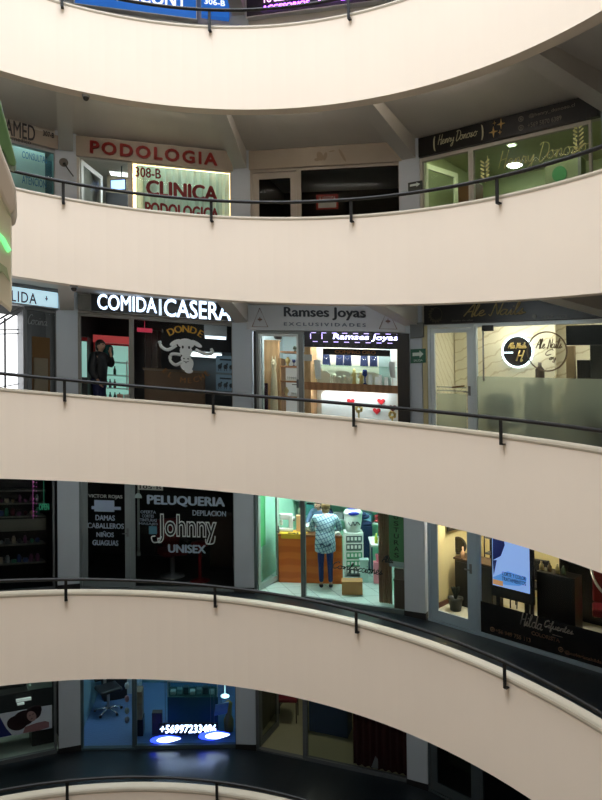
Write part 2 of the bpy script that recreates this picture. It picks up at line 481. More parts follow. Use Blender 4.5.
# handrails, one per turn, on flat posts bolted to the parapet face
RLAB = {1: 'black handrail on the topmost white parapet', 2: 'black handrail on the parapet under the red podiatry sign',
        3: 'black handrail on the parapet under the jewellery shop', 4: 'black handrail on the parapet under the hairdresser window',
        5: 'black handrail on the lowest parapet at the bottom edge'}
PH, SP = .01654, .41540
for row in range(1, 6):
    off = 2 * math.pi * (row - 3)
    base = (R * math.sin(.4), R * math.cos(.4), ztop(.4 + off))
    rail = thing('handrail', RLAB[row], 'handrail', WORLD, base)
    mb = MB()
    mb.tube([((R - .06) * math.sin(t), (R - .06) * math.cos(t), ztop(t + off) + .204) for t in [(-1.2 + 3.4 * i / 120) for i in range(121)]], .025, 8)
    mb.build('rail', RAILM, WORLD, rail)
    for i in range(-2, 6):
        t = PH + SP * i
        fr = Frame((R * math.sin(t), R * math.cos(t), ztop(t + off)), Vector((math.cos(t), -math.sin(t), 0)))
        mb = MB(); mb.box(-.022, .022, -.066, -.054, -.122, .195)
        mb.box(-.018, .026, -.06, .002, -.126, -.106)
        mb.build('post', RAILM, fr, rail)

# ------------------------------------------------------------------ shop shells
def struct(o, label=None, cat=None): return tag(o, label, cat, None, 'structure')

def room(S, depth, wall, floor, ceil=None, u0=.07, u1=None, back=None):
    u1 = u1 or S.L - .07
    for a in (u0, u1 - .03):
        mb = MB(); mb.box(a, a + .03, .06, depth, .0, CLEAR - .02); struct(mb.build('wall_side', wall, S))
    mb = MB(); mb.box(u0, u1, depth, depth + .03, 0, CLEAR - .02); struct(mb.build('wall_rear', back or wall, S))
    mb = MB(); mb.box(u0, u1, .05, depth + .02, -.03, .03)
    struct(mb.build('floor_shop', floor, S, base=(0, 0, 0)))
    mb = MB(); mb.box(u0, u1, .05, depth + .02, CLEAR - .05, CLEAR); struct(mb.build('ceiling_shop', ceil or SOFF, S))

def lamp(S, u, w, lw, ld, strength, col, label, v=None):
    v = v or CLEAR - .05
    t = thing('ceiling_light', label, 'ceiling light', S, (u, w, v))
    mb = MB(); mb.box(u - lw / 2 - .02, u + lw / 2 + .02, w - ld / 2 - .02, w + ld / 2 + .02, v - .02, v)
    mb.build('housing', WHITE, S, t)
    mb = MB(); mb.box(u - lw / 2, u + lw / 2, w - ld / 2, w + ld / 2, v - .035, v - .02)
    mb.build('diffuser', mat('diffuser_%.2f_%.1f_%.1f' % (strength, col[0] * 10, col[2] * 10), (.9, .9, .9), .5, emit=strength * SHOPLAMP, ecol=col), S, t)
    return t

NW = [0]
US = 1.165   # where the door ends and the shop window begins
def front(S, frame=ALU, glass=GLASS, door='closed', win=True, wl=None, dl=None, u0=.20, u1=3.115, stile=.09, leafcol=None, dglass=None, top=2.14, fas=FASC, ang=1.15, rail_h=.0):
    NW[0] += 1; k = NW[0]; res = {}
    mb = MB(); mb.box(.17, S.L - .17, .0, .10, top + .06, CLEAR + .02); struct(mb.build('wall_fascia', fas, S))
    if door:
        d = thing('door_%d' % k, dl, 'door', S, (u0, 0, 0), kind='structure')
        mb = MB(); mb.box(u0, u0 + .05, -.03, .06, 0, top); mb.box(US - .025, US + .025, -.03, .06, 0, top)
        mb.box(u0, US + .025, -.03, .06, top, top + .06); mb.box(u0, US + .025, -.04, .06, -.02, .035)
        mb.build('frame', frame, S, d)
        a, b = u0 + .055, US - .03
        if door == 'open':
            F = S.spot(a, .03, 0, ang); F.slope = S.slope * math.cos(ang); fa, fb = 0, b - a
        else: F, fa, fb = S, a, b
        lm = leafcol or frame
        mb = MB(); mb.box(fa, fa + stile, -.02, .02, .045, top - .01); mb.box(fb - stile, fb, -.02, .02, .045, top - .01)
        mb.box(fa + stile, fb - stile, -.02, .02, .045, .045 + stile * 1.3); mb.box(fa + stile, fb - stile, -.02, .02, top - .01 - stile, top - .01)
        if door != 'doorway':
            lf = mb.build('leaf', lm, F, d)
            mb = MB(); mb.box(fa + stile, fb - stile, -.004, .004, .045 + stile, top - .01 - stile); mb.build('pane', dglass or glass, F, lf)
            mb = MB(); hu = fb - stile / 2
            mb.box(hu - .02, hu + .02, -.035, -.018, 1.0, 1.16); mb.bar((hu, -.05, 1.06), (hu - .1, -.05, 1.06), .011); mb.bar((hu, -.02, 1.06), (hu, -.05, 1.06), .011)
            mb.build('handle', ALU_D, F, lf)
        res['door'] = d
    if win:
        a = US + .025 if door else u0
        f = thing('window_%d' % k, wl, 'shop window', S, (a, 0, 0), kind='structure')
        mb = MB(); mb.box(a, a + .035, -.02, .05, 0, top); mb.box(u1 - .035, u1, -.02, .05, 0, top)
        mb.box(a, u1, -.02, .05, top, top + .06); mb.box(a, u1, -.03, .05, -.02, .07)
        mb.build('frame', frame, S, f)
        mb = MB(); mb.box(a + .035, u1 - .035, -.004, .004, .07, top); mb.build('pane', glass, S, f)
        res['window'] = f
    return res

def px(S, x0, y0, x1, y1, w=0.):
    """box on the plane at depth w: (u0, v_bottom, u1, v_top) from its corners in the photograph"""
    u0, v1 = S.uv(x0, y0, w); u1, v0 = S.uv(x1, y1, w)
    ub, vb = S.uv(x0, y1, w); ut, vt = S.uv(x1, y0, w)
    return (u0 + ub) / 2, (vb + v0) / 2, (u1 + ut) / 2, (v1 + vt) / 2

def vinyl(S, parent, items, m, name='lettering', w=-.010, bold=.015, label=None):
    for t, x0, y0, x1, y1 in items:
        mb = MB(); u0, v0, u1, v1 = px(S, x0, y0, x1, y1); mb.text(t, u0, v0, u1, v1, w, .004, bold)
        o = mb.build(name, m, S, parent)
        if label: o['label'] = label
    return o

def board(S, name, label, u0, u1, v0, v1, m, w0=-.10, w1=0.0, frame=None, cat='sign', group=None):
    t = thing(name, label, cat, S, ((u0 + u1) / 2, w0, v0), group)
    mb = MB(); mb.box(u0, u1, w0, w1, v0, v1); mb.build('board', m, S, t, bevel=.004)
    if frame:
        mb = MB(); q = .018
        mb.box(u0 - q, u1 + q, w0 - .012, w1, v1, v1 + q); mb.box(u0 - q, u1 + q, w0 - .012, w1, v0 - q, v0)
        mb.box(u0 - q, u0, w0 - .012, w1, v0, v1); mb.box(u1, u1 + q, w0 - .012, w1, v0, v1)
        mb.build('frame', frame, S, t)
    return t

def pbox(S, name, label, cat, x0, y0, x1, y1, w0, w1, m, group=None, parent=None, bevel=.006, floor=None, top=None):
    u0, v0, u1, v1 = px(S, x0, y0, x1, y1, w0)
    if floor is not None: v0 = floor
    if top is not None: v1 = top
    mb = MB(); mb.box(u0, u1, w0, w1, v0, v1)
    o = mb.build(name, m, S, parent, bevel=bevel)
    if parent is None: tag(o, label, cat, group)
    return o, (u0, v0, u1, v1)

# ------------------------------------------------------------------ people
def skin_mesh(name, nodes, edges, m, fr, parent=None, root=None, sub=1, base=None):
    ks = list(nodes); idx = {k: i for i, k in enumerate(ks)}
    org = _WL[parent.name] if parent is not None else fr.P(*(base or (0, 0, 0)))
    me = bpy.data.meshes.new(name)
    me.from_pydata([tuple(fr.P(*nodes[k][:3]) - org) for k in ks], [(idx[a], idx[b]) for a, b in edges], [])
    bm = bmesh.new(); bm.from_mesh(me); ly = bm.verts.layers.skin.verify(); bm.verts.ensure_lookup_table()
    for k in ks:
        n = nodes[k]; r = n[3]; r2 = n[4] if len(n) > 4 else r
        bm.verts[idx[k]][ly].radius = (r, r2); bm.verts[idx[k]][ly].use_root = (k == (root or ks[0]))
    bm.to_mesh(me); bm.free(); me.materials.append(m)
    o = bpy.data.objects.new(name, me); COL.objects.link(o)
    s = o.modifiers.new('skin', 'SKIN'); s.use_smooth_shade = True
    b = o.modifiers.new('sub', 'SUBSURF'); b.levels = sub; b.render_levels = sub
    if parent is not None: o.parent = parent
    else: o.location = org
    _WL[o.name] = org
    return o

SKIN = mat('skin', (.50, .30, .21), .5)
HAIRB = mat('dark_hair', (.02, .015, .012), .4)
def hand(nodes, edges, wrist, key, d, side, curl=.3):
    """palm and five fingers growing from the wrist along direction d"""
    W = Vector(nodes[wrist][:3]); d = Vector(d).normalized(); x = d.cross(Vector((0, 0, 1)))
    x = (x if x.length > .1 else Vector((1, 0, 0))).normalized() * side; dn = x.cross(d).normalized() * side
    p = W + d * .065; nodes[key + 'p'] = (*p, .022, .016); edges.append((wrist, key + 'p'))
    for i, (o, l) in enumerate(((-.028, .062), (-.010, .072), (.010, .068), (.027, .052))):
        b = W + d * .095 + x * o; nodes[key + 'k%d' % i] = (*b, .0095); edges.append((key + 'p', key + 'k%d' % i))
        c = b + d * l * .55 + dn * curl * .02; nodes[key + 'm%d' % i] = (*c, .0085); edges.append((key + 'k%d' % i, key + 'm%d' % i))
        e = c + d * l * .42 + dn * curl * .05; nodes[key + 't%d' % i] = (*e, .007); edges.append((key + 'm%d' % i, key + 't%d' % i))
    b = W + d * .04 - x * .032; nodes[key + 'h0'] = (*b, .011); edges.append((wrist, key + 'h0'))
    c = b + d * .035 - x * .02; nodes[key + 'h1'] = (*c, .0095); edges.append((key + 'h0', key + 'h1'))
    e = c + d * .03; nodes[key + 'h2'] = (*e, .008); edges.append((key + 'h1', key + 'h2'))

def figure(fr, label, J, shirt, trousers, hair, shoes, long_sleeve=True, face=(0, 1, 0), hairlong=False, handdir=((0, 1, -.1), (0, 1, -.1)), group=None, hemdrop=.03, hemr=.145, bulk=.022, hip=.013):
    """J: joint -> (x, y, z); one continuous body with clothes and hair as its children"""
    base = (0, 0, 0)
    Rd = dict(pelvis=.12, waist=.105, chest=.125, neck=.047, hb=.055, hc=.083, ht=.058, sl=.058, sr=.058, el=.040, er=.040, wl=.026, wr=.026,
              hl=.085, hr=.085, kl=.055, kr=.055, al=.036, ar=.036, tl=.030, tr=.030)
    N = {k: (*J[k], Rd[k]) for k in Rd}
    N['hc'] = (*J['hc'], .078, .092)
    E = [('pelvis', 'waist'), ('waist', 'chest'), ('chest', 'neck'), ('neck', 'hb'), ('hb', 'hc'), ('hc', 'ht'), ('chest', 'sl'), ('sl', 'el'), ('el', 'wl'),
         ('chest', 'sr'), ('sr', 'er'), ('er', 'wr'), ('pelvis', 'hl'), ('hl', 'kl'), ('kl', 'al'), ('al', 'tl'), ('pelvis', 'hr'), ('hr', 'kr'), ('kr', 'ar'), ('ar', 'tr')]
    body = dict(N); be = list(E)
    for k in ('pelvis', 'waist', 'chest', 'sl', 'sr', 'el', 'er', 'hl', 'hr', 'kl', 'kr'): body[k] = (*J[k], Rd[k] * .72)
    f = Vector(face).normalized(); sd = Vector((f.y, -f.x, 0))
    hc = Vector(J['hc'])
    nose = hc + f * .105 - Vector((0, 0, .012)); body['nose'] = (*nose, .014); be.append(('hc', 'nose'))
    for s, k in ((1, 'earr'), (-1, 'earl')):
        e = hc + sd * s * .088; body[k] = (*e, .016, .024); be.append(('hc', k))
    hand(body, be, 'wl', 'L', handdir[0], -1); hand(body, be, 'wr', 'Q', handdir[1], 1)
    o = skin_mesh('person', body, be, SKIN, fr, None, 'pelvis', 1, base)
    tag(o, label, 'person', group)
    def grow(ks, es, name, m, g, edit=None):
        n = {k: (*J[k], Rd[k] + g) for k in ks}
        if edit: n.update(edit)
        return skin_mesh(name, n, es, m, fr, o, None, 1)
    cuff = {}
    for a, b in (('el', 'wl'), ('er', 'wr')):
        p = Vector(J[a]).lerp(Vector(J[b]), .93 if long_sleeve else .15); cuff[b] = (*p, .036)
    pel = Vector(J['pelvis']); hem = {'pelvis': (*(pel + Vector((0, 0, -hemdrop))), hemr)}; hem.update(cuff)
    nk = Vector(J['chest']).lerp(Vector(J['neck']), .75)
    grow(('pelvis', 'waist', 'chest', 'sl', 'el', 'wl', 'sr', 'er', 'wr'), [('pelvis', 'waist'), ('waist', 'chest'), ('chest', 'sl'), ('sl', 'el'), ('el', 'wl'), ('chest', 'sr'), ('sr', 'er'), ('er', 'wr'), ('chest', 'col'), ('pelvis', 'hml'), ('pelvis', 'hmr')],
         'shirt', shirt, bulk, {**hem, 'col': (*nk, .062), 'hml': (J['pelvis'][0] - .085, J['pelvis'][1], J['pelvis'][2] - hemdrop - .03, .105), 'hmr': (J['pelvis'][0] + .085, J['pelvis'][1], J['pelvis'][2] - hemdrop - .03, .105)})
    an = {k: (*(Vector(J[k]) + Vector((0, 0, .03))), .05) for k in ('al', 'ar')}
    grow(('pelvis', 'hl', 'kl', 'al', 'hr', 'kr', 'ar'), [('pelvis', 'hl'), ('hl', 'kl'), ('kl', 'al'), ('pelvis', 'hr'), ('hr', 'kr'), ('kr', 'ar')], 'trousers', trousers, hip, {**an, 'pelvis': (*J['pelvis'], .105)})
    for a, t in (('al', 'tl'), ('ar', 'tr')):
        A, T = Vector(J[a]), Vector(J[t]); hz = A + Vector((0, 0, -.03))
        skin_mesh('shoe', {'a': (*(A - (T - A) * .25 - Vector((0, 0, .035))), .038), 'b': (*hz, .046), 'c': (*T, .04)}, [('a', 'b'), ('b', 'c')], shoes, fr, o, None, 1)
    c = hc - f * .030 + Vector((0, 0, .034)); mb = MB(); mb.ball(c.x, c.y, c.z, .098, .098, .094, 16)
    c = hc - f * .045 - Vector((0, 0, .035)); mb.ball(c.x, c.y, c.z, .082, .082, .085, 14)
    mb.build('hair', hair, fr, o)
    for s in (-1, 1):
        mb = MB(); e = hc + f * .088 + sd * s * .032 + Vector((0, 0, .018)); mb.ball(*e, .011, n=8); mb.build('eye', mat('eye', (.03, .02, .02), .2), fr, o)
    mb = MB(); e = hc + f * .088 - Vector((0, 0, .05)); mb.ball(e.x, e.y, e.z, .024, .012, .008, 8); mb.build('mouth', mat('lips', (.35, .14, .12), .5), fr, o)
    return o

def lin(r, g, b):
    return tuple(((c / 255 + .055) / 1.055) ** 2.4 if c > 10 else c / 255 / 12.92 for c in (r, g, b))

# ================================================================== topmost storey: only the sign strips show
S = Shop(1, 0); front(S, door=None, glass=SMOKE, wl='tinted shop window under the blue sign', top=1.94)
BLUE = mat('sign_blue', lin(40, 110, 205), .4, emit=.55, ecol=lin(40, 110, 205))
t = board(S, 'shop_sign', 'long blue sign with white lettering cut off by the top edge', .20, 2.46, 2.03, 2.56, BLUE, frame=WHITE)
mb = MB(); u0, v0, u1, v1 = px(S, 117, -9, 187, 9); mb.text('ACCONT', u0, v0, u1, v1, -.112, .02, .03)
mb.build('lettering', mat('sign_white', (.85, .87, .9), .4, emit=.5), S, t)
t = board(S, 'shop_sign', 'small blue sign plate beside the long blue one', 2.56, 3.10, 2.12, 2.56, BLUE, w0=-.12)
mb = MB(); mb.text('306-B', 2.62, 2.33, 3.02, 2.44, -.132, .01, .02); mb.build('lettering', mat('sign_white'), S, t)
S = Shop(1, 1); front(S, door=None, glass=SMOKE, wl='tinted shop window under the purple neon sign', top=1.94)
NEON = mat('neon_purple', (.6, .2, .9), .4, emit=4.5, ecol=(.55, .16, 1.0))
t = board(S, 'shop_sign', 'dark sign with purple neon lettering at the top edge', .19, 3.1, 2.16, 2.57, mat('sign_dark', lin(60, 58, 66), .5), frame=WHITE)
for tx, b_ in (('ACCESORIOS', (.50, 2.235, 1.46, 2.325)), ('MODAS', (1.62, 2.235, 2.6, 2.40))):
    mb = MB(); mb.text(tx, *b_, -.112, .012, .02, .25); part_label(mb.build('lettering', NEON, S, t), 'glowing purple neon lettering')
mb = MB(); mb.text('TU ELEGANCIA', .52, 2.385, 1.52, 2.50, -.112, .012, .02)
part_label(mb.build('lettering', mat('neon_pink', (.8, .6, .8), .4, emit=1.2, ecol=(.9, .6, .85)), S, t), 'pale pink lettering line')

# ================================================================== upper storey
# --- teal corner shop with the beige sign
S = Shop(2, -1); room(S, 2.6, mat('teal_wall', lin(120, 165, 165), .6), PART)
r = front(S, door=None, wl='teal lit shop window at the upper left edge')
lamp(S, 2.4, .14, 1.3, .05, 13.0, (.85, 1, .98), 'slim ceiling light inside the teal lit upper left shop')  # added above the window head, unseen, to light the front of the blind
t = board(S, 'shop_sign', 'grey beige sign ending in AMED over the teal window', 1.0, 3.14, 2.20, 2.46, mat('sign_beige', lin(168, 156, 142), .5))
mb = MB(); u0, v0, u1, v1 = px(S, -14, 122, 34, 138); mb.text('SALAMED', u0, v0, u1, v1, -.108, .008, .01)
u0, v0, u1, v1 = px(S, 42, 134, 53, 139); mb.text('307-B', u0, v0, u1, v1, -.108, .008, .01)
u0, v0, u1, v1 = px(S, -8, 138, 30, 142); mb.text('centro medico', u0, v0, u1, v1, -.108, .008)
mb.build('lettering', mat('sign_grey_text', lin(70, 70, 74)), S, t)
BV = mat('blue_vinyl', lin(30, 105, 150), .5)
for nm, it in (('blue vinyl lettering', [('CONSULTAS', 22, 154, 47, 161)]), ('lower blue vinyl lettering', [('ATENCION', 22, 178, 46, 186)])):
    vinyl(S, r['window'], it, BV, bold=.012, label=nm)
mb = MB(); u0, v0, u1, v1 = px(S, 10, 151, 47, 192); mb.box(u0, u1 + .01, .25, .27, .6, 2.2)
tag(mb.build('roller_blind', mat('teal_blind', lin(150, 190, 188), .6), S), 'pale teal blind behind the upper left window', 'blind')
mb = MB(); u0, v0, u1, v1 = px(S, 47, 155, 55, 190); mb.box(u0, u1, .3, .5, .03, v1)
tag(mb.build('display_rack', mat('rack_teal', lin(40, 85, 95), .5), S), 'dark teal rack at the right end of the upper left window', 'rack')

# --- podiatry clinic
S = Shop(2, 0); room(S, 2.6, mat('podology_wall', lin(150, 148, 140), .6), mat('podology_floor', lin(120, 118, 112), .4), mat('podology_ceiling', lin(170, 168, 160), .7))
r = front(S, door='open', ang=1.28, leafcol=mat('white_frame', lin(190, 190, 184), .4), frame=FASC, dl='open white framed door of the podiatry clinic', wl='podiatry window with warm light strips')
lamp(S, .8, 1.7, .5, .2, 1.5, (.9, 1, .95), 'ceiling light panel inside the podiatry clinic')
t = board(S, 'shop_sign', 'beige board with raised red PODOLOGIA letters', .20, 3.14, 2.15, 2.53, mat('sign_beige'), w0=-.08)
mb = MB(); mb.text('PODOLOGIA', .46, 2.215, 2.84, 2.455, -.10, .045, .035, spacing=1.25)
part_label(mb.build('lettering', mat('red_letters', lin(165, 45, 42), .45), S, t), 'raised red block letters')
RV = mat('red_vinyl', lin(150, 28, 35), .5)
vinyl(S, r['window'], [('308-B', 135, 168, 161, 178)], RV, bold=.02, label='red shop number on the glass')
vinyl(S, r['window'], [('CLINICA', 146, 183, 218, 199)], RV, bold=.05, label='large red CLINICA lettering')
vinyl(S, r['window'], [('PODOLOGICA', 145, 205, 219, 218)], RV, bold=.05, label='red PODOLOGICA lettering at the parapet edge')
WARM = mat('warm_led', (1, .8, .5), .4, emit=4.5, ecol=(1.0, .72, .36))
mb = MB(); u0, v0, u1, v1 = px(S, 133, 167, 231, 217)
mb.box(u0, u0 + .055, .03, .05, .1, v1); mb.box(u1 - .03, u1 + .01, .03, .05, .1, v1); mb.box(u0, u1, .03, .05, v1 - .03, v1)
part_label(mb.build('led_strip', WARM, S, r['window']), 'warm light strip around the pane')
mb = MB(); n = 64; pts = []
for i in range(n + 1):
    u = u0 + .03 + (u1 - u0 - .06) * i / n; pts.append((u, .16 + .03 * math.sin(i * 1.05) + .012 * math.sin(i * 2.3)))
for k, (ua, wa) in enumerate(pts[:-1]):
    ub, wb = pts[k + 1]
    mb.add([(ua, wa, .05), (ub, wb, .05), (ub, wb, v1 + .02), (ua, wa, v1 + .02), (ua, wa + .01, .05), (ub, wb + .01, .05), (ub, wb + .01, v1 + .02), (ua, wa + .01, v1 + .02)], [(0, 1, 2, 3), (7, 6, 5, 4)], True)
tag(mb.build('curtain', mat('pale_green_curtain', lin(226, 238, 228), .8, kind='cloth'), S), 'pale green pleated curtain behind the podiatry lettering', 'curtain')
lamp(S, 2.2, .55, 1.5, .12, 70.0, (.86, .97, 1.0), 'light strip behind the podiatry curtain', 2.45)  # added behind the cloth so the curtain looks bright
t = thing('monitor', 'small bluish monitor glowing in the podiatry doorway', 'monitor', S, (.80, 1.1, 1.9))
mb = MB(); F = S.spot(.80, 1.05, 1.93, -.25); mb.box(-.17, .17, 0, .03, 0, .235); b = mb.build('bezel', BLACK, F, t, bevel=.004)
mb = MB(); mb.box(-.15, .15, -.004, 0, .02, .215); part_label(mb.build('screen', mat('screen_blue', (.3, .45, .8), .3, emit=1.7, ecol=(.36, .55, 1.0)), F, t), 'glowing blue screen')
mb = MB(); mb.bar((0, .03, .1), (0, .2, .1), .015); mb.bar((0, .2, .1), (0, .2, .585), .015); mb.build('bracket', ALU_D, F, t)
pbox(S, 'filing_cabinet', 'dark cabinet under the monitor in the podiatry doorway', 'cabinet', 106, 193, 128, 208, 1.4, 1.8, mat('dark_grey_cabinet', lin(58, 60, 64), .5), floor=.03)
pbox(S, 'partition_board', 'beige board behind the podiatry monitor', 'board', 107, 170, 128, 192, 1.9, 1.93, mat('beige_board', lin(150, 140, 120), .6), floor=.03)
# wall bracket on the column left of the podiatry clinic
Fc = Column(2, 0); Fc = Fc.spot(-.02, -.125, 0)
t = thing('swing_arm_bracket', 'dark swing arm bracket on the column left of the podiatry sign', 'bracket', Fc, (0, .02, 1.9))
mb = MB(); mb.arc(-.02, 1.98, .075, .005, .006); mb.disc(-.02, 1.98, .07, .07, .002, .02); mb.build('back_plate', mat('bracket_grey', lin(105, 98, 90), .5), Fc, t)
mb = MB(); mb.ball(-.01, -.01, 1.95, .025); mb.bar((-.01, -.015, 1.95), (.15, -.10, 1.70), .012); mb.build('arm', BLACK, Fc, t)

# --- vacant shop
S = Shop(2, 1); room(S, 2.4, mat('vacant_wall', lin(92, 84, 76), .7), PART)
r = front(S, frame=mat('beige_frame', lin(165, 155, 143), .5), glass=SMOKE, stile=.12, dl='white framed glass door of the vacant shop', wl='dark empty shop window with the rental notice')
bm_ = mat('stained_board', lin(172, 160, 145), .6, c2=lin(150, 137, 120), scale=1.5)
t = board(S, 'shop_sign', 'blank stained beige sign board over the vacant shop', .19, 3.16, 2.19, 2.555, bm_, w0=-.07)
mb = MB()
for u, v, a, b, q in ((1.62, 2.37, .06, .09, .4), (1.72, 2.36, .035, .08, -.3), (1.56, 2.31, .05, .03, 0), (2.05, 2.36, .025, .14, .5), (1.85, 2.45, .06, .012, .1)):
    mb.disc(u, v, a, b, -.073, -.069, 14, rot=q)
part_label(mb.build('stain', mat('stain_brown', lin(140, 124, 106), .7), S, t), 'brown glue stains')
u0, v0, u1, v1 = px(S, 316, 194, 338, 209)
t = thing('rental_notice', 'red and white rental notice taped inside the vacant shop window', 'notice', S, (u0, .02, v0))
mb = MB(); mb.box(u0, u1, .02, .024, v0, v1); mb.build('sheet', mat('notice_red', lin(190, 70, 62), .6), S, t)
mb = MB(); mb.box(u0 + .04, u1 - .04, .016, .02, v0 + .03, v0 + .15); mb.text('SE ARRIENDA', u0 + .05, v1 - .12, u1 - .05, v1 - .04, .016, .003)
mb.build('lettering', mat('notice_white', lin(215, 205, 195), .6), S, t)
t = thing('storage_box', 'grey box left on the floor of the vacant shop', 'box', S, (1.9, .5, .03))
mb = MB(); mb.box(1.75, 2.35, .5, .9, .03, .78); mb.build('body', mat('grey_box', lin(110, 104, 98), .6), S, t, bevel=.01)
mb = MB(); mb.box(1.73, 2.37, .48, .92, .78, .83); mb.build('lid', mat('grey_box'), S, t)

# --- beauty shop with the green light
S = Shop(2, 2); room(S, 2.7, mat('green_shop_wall', lin(170, 180, 140), .6), mat('brown_floor', lin(90, 70, 50), .4), mat('green_shop_ceiling', lin(185, 190, 155), .7))
r = front(S, door='open', ang=1.34, leafcol=mat('pale_frame', lin(215, 225, 200), .4), frame=FASC, dl='open pale framed door of the green lit shop', wl='green lit shop window with gold script')
t = board(S, 'shop_sign', 'black sign with pale script and sparkles over the green lit shop', .22, 3.25, 2.20, 2.54, mat('sign_black', lin(16, 14, 14), .35), frame=None)
PALE = mat('pale_gold', lin(190, 185, 150), .4); mb = MB()
mb.script('Henry Donoso', .62, 2.26, 1.36, 2.50, -.112, .006)
for s, uc in ((-1, .56), (1, 1.42)):
    mb.prism([(uc + s * .035 * math.sin(a), 2.37 + .13 * math.cos(a)) for a in [math.pi * i / 10 for i in range(11)]] + [(uc + s * .012 * math.sin(a), 2.37 + .11 * math.cos(a)) for a in [math.pi * i / 10 for i in range(10, -1, -1)]], -.112, -.10)
mb.build('lettering', PALE, S, t)
mb = MB()
for u, v, q in ((1.63, 2.33, .075), (1.76, 2.43, .07), (1.65, 2.47, .03), (1.74, 2.30, .03)):
    mb.prism([(u + q * (1 if i % 2 == 0 else .28) * math.cos(i * math.pi / 4), v + q * (1.25 if i % 2 == 0 else .28) * math.sin(i * math.pi / 4)) for i in range(8)], -.112, -.10)
part_label(mb.build('sparkle', mat('sparkle_gold', lin(205, 165, 95), .4), S, t), 'gold four pointed sparkles')
SBT = mat('sign_brown_text', lin(120, 112, 100), .5)
for tx, b_ in (('@henry_donoso.cl', (2.22, 2.40, 2.92, 2.47)), ('+569 5870 6389', (2.2, 2.26, 2.72, 2.33))): mb = MB(); mb.text(tx, *b_, -.112, .008); part_label(mb.build('lettering', SBT, S, t), 'grey contact line')
for v in (2.43, 2.29): mb = MB(); mb.arc(2.09, v, .037, -.106, .008); mb.disc(2.09, v, .015, .015, -.112, -.10, 10); mb.build('icon', SBT, S, t)
GLOW = mat('green_gold_script', lin(232, 228, 160), .4, emit=.0)
mb = MB(); u0, v0, u1, v1 = px(S, 499, 152, 590, 187); mb.script('Henry Donoso', u0, 1.62, u1, 2.02, -.012, .007)
part_label(mb.build('lettering', GLOW, S, r['window']), 'gold script lettering on the glass')
mb = MB()
for uc, v0, n, s in ((1.43, 1.55, 6, 1), (2.93, 1.78, 6, -1)):
    mb.tube([(uc + s * .05 * math.sin(i * .35), -.012, v0 + i * .075) for i in range(7)], .006, 5)
    for i in range(n):
        for q in (-1, 1): mb.disc(uc + q * .045, v0 + .05 + i * .062, .045, .016, -.014, -.008, 10, rot=q * .7)
part_label(mb.build('leaf_sprig', GLOW, S, r['window']), 'pale leaf sprigs at both ends of the script')
t = thing('ceiling_light', 'round bright ceiling lamp inside the green lit shop', 'ceiling light', S, (1.1, 2.0, CLEAR - .05))
mb = MB(); mb.lathe([(.17, CLEAR - .05), (.17, CLEAR - .09), (.15, CLEAR - .1)], 1.1, 2.0); mb.build('rim', WHITE, S, t)
mb = MB(); mb.lathe([(.148, CLEAR - .095), (.10, CLEAR - .125), (.001, CLEAR - .13)], 1.1, 2.0); mb.build('diffuser', mat('lamp_cool', (.9, 1, .95), .4, emit=26, ecol=(.84, 1, .80)), S, t)
lamp(S, 1.45, 1.05, .12, .08, 2.0, (.80, 1, .55), 'pale green ceiling light at the left end of the green lit window')
lamp(S, 1.9, .13, 2.2, .05, 13.0, (.92, 1, .62), 'slim strip light over the inside of the green lit window')  # fill strip added above the window head, out of view, to lift the room
lamp(S, .65, .13, .6, .05, 9.0, (.90, 1, .66), 'slim strip light over the inside of the open pale door')  # second added fill strip, out of view over the door head
t = thing('display_cabinet', 'glass fronted box with a green disc inside the green lit shop', 'cabinet', S, (2.3, .9, .03))
u0, v0, u1, v1 = px(S, 545, 158, 580, 186, .8); mb = MB(); mb.box(u0, u1, .8, 1.1, .03, v1); mb.build('body', mat('grey_green_box', lin(120, 130, 100), .5), S, t, bevel=.01)
mb = MB(); mb.box(u0 - .02, u1 + .02, .79, .80, v1 - .03, v1); mb.box(u1 - .03, u1 + .02, .79, .80, .03, v1); mb.build('trim', ALU_D, S, t)
mb = MB(); a = px(S, 553, 165, 566, 183, .79); mb.disc((a[0] + a[2]) / 2, (a[1] + a[3]) / 2, .12, .13, .78, .80); part_label(mb.build('disc', mat('green_disc', lin(40, 120, 70), .5), S, t), 'round green emblem')
t = thing('framed_picture', 'dark framed picture seen through the open pale door', 'picture', S, (.6, 1.6, 1.3))
u0, v0, u1, v1 = px(S, 434, 170, 450, 205, 1.9); mb = MB(); mb.box(u0, u1, 1.9, 1.93, v0, v1); mb.build('frame', DWOOD, S, t)
mb = MB(); mb.box(u0 + .04, u1 - .04, 1.89, 1.9, v0 + .04, v1 - .04); mb.build('print', mat('picture_brown', lin(120, 95, 50), .5, c2=lin(60, 70, 60), scale=9), S, t)
mb = MB(); mb.bar(((u0 + u1) / 2, 1.92, v1), ((u0 + u1) / 2, 1.92, CLEAR - .04), .006); mb.build('hanging_wire', ALU_D, S, t)
pbox(S, 'wooden_cupboard', 'brown cupboard behind the open pale door', 'cupboard', 457, 182, 474, 206, 1.2, 1.6, mat('cupboard_brown', lin(95, 62, 38), .5), floor=.03)

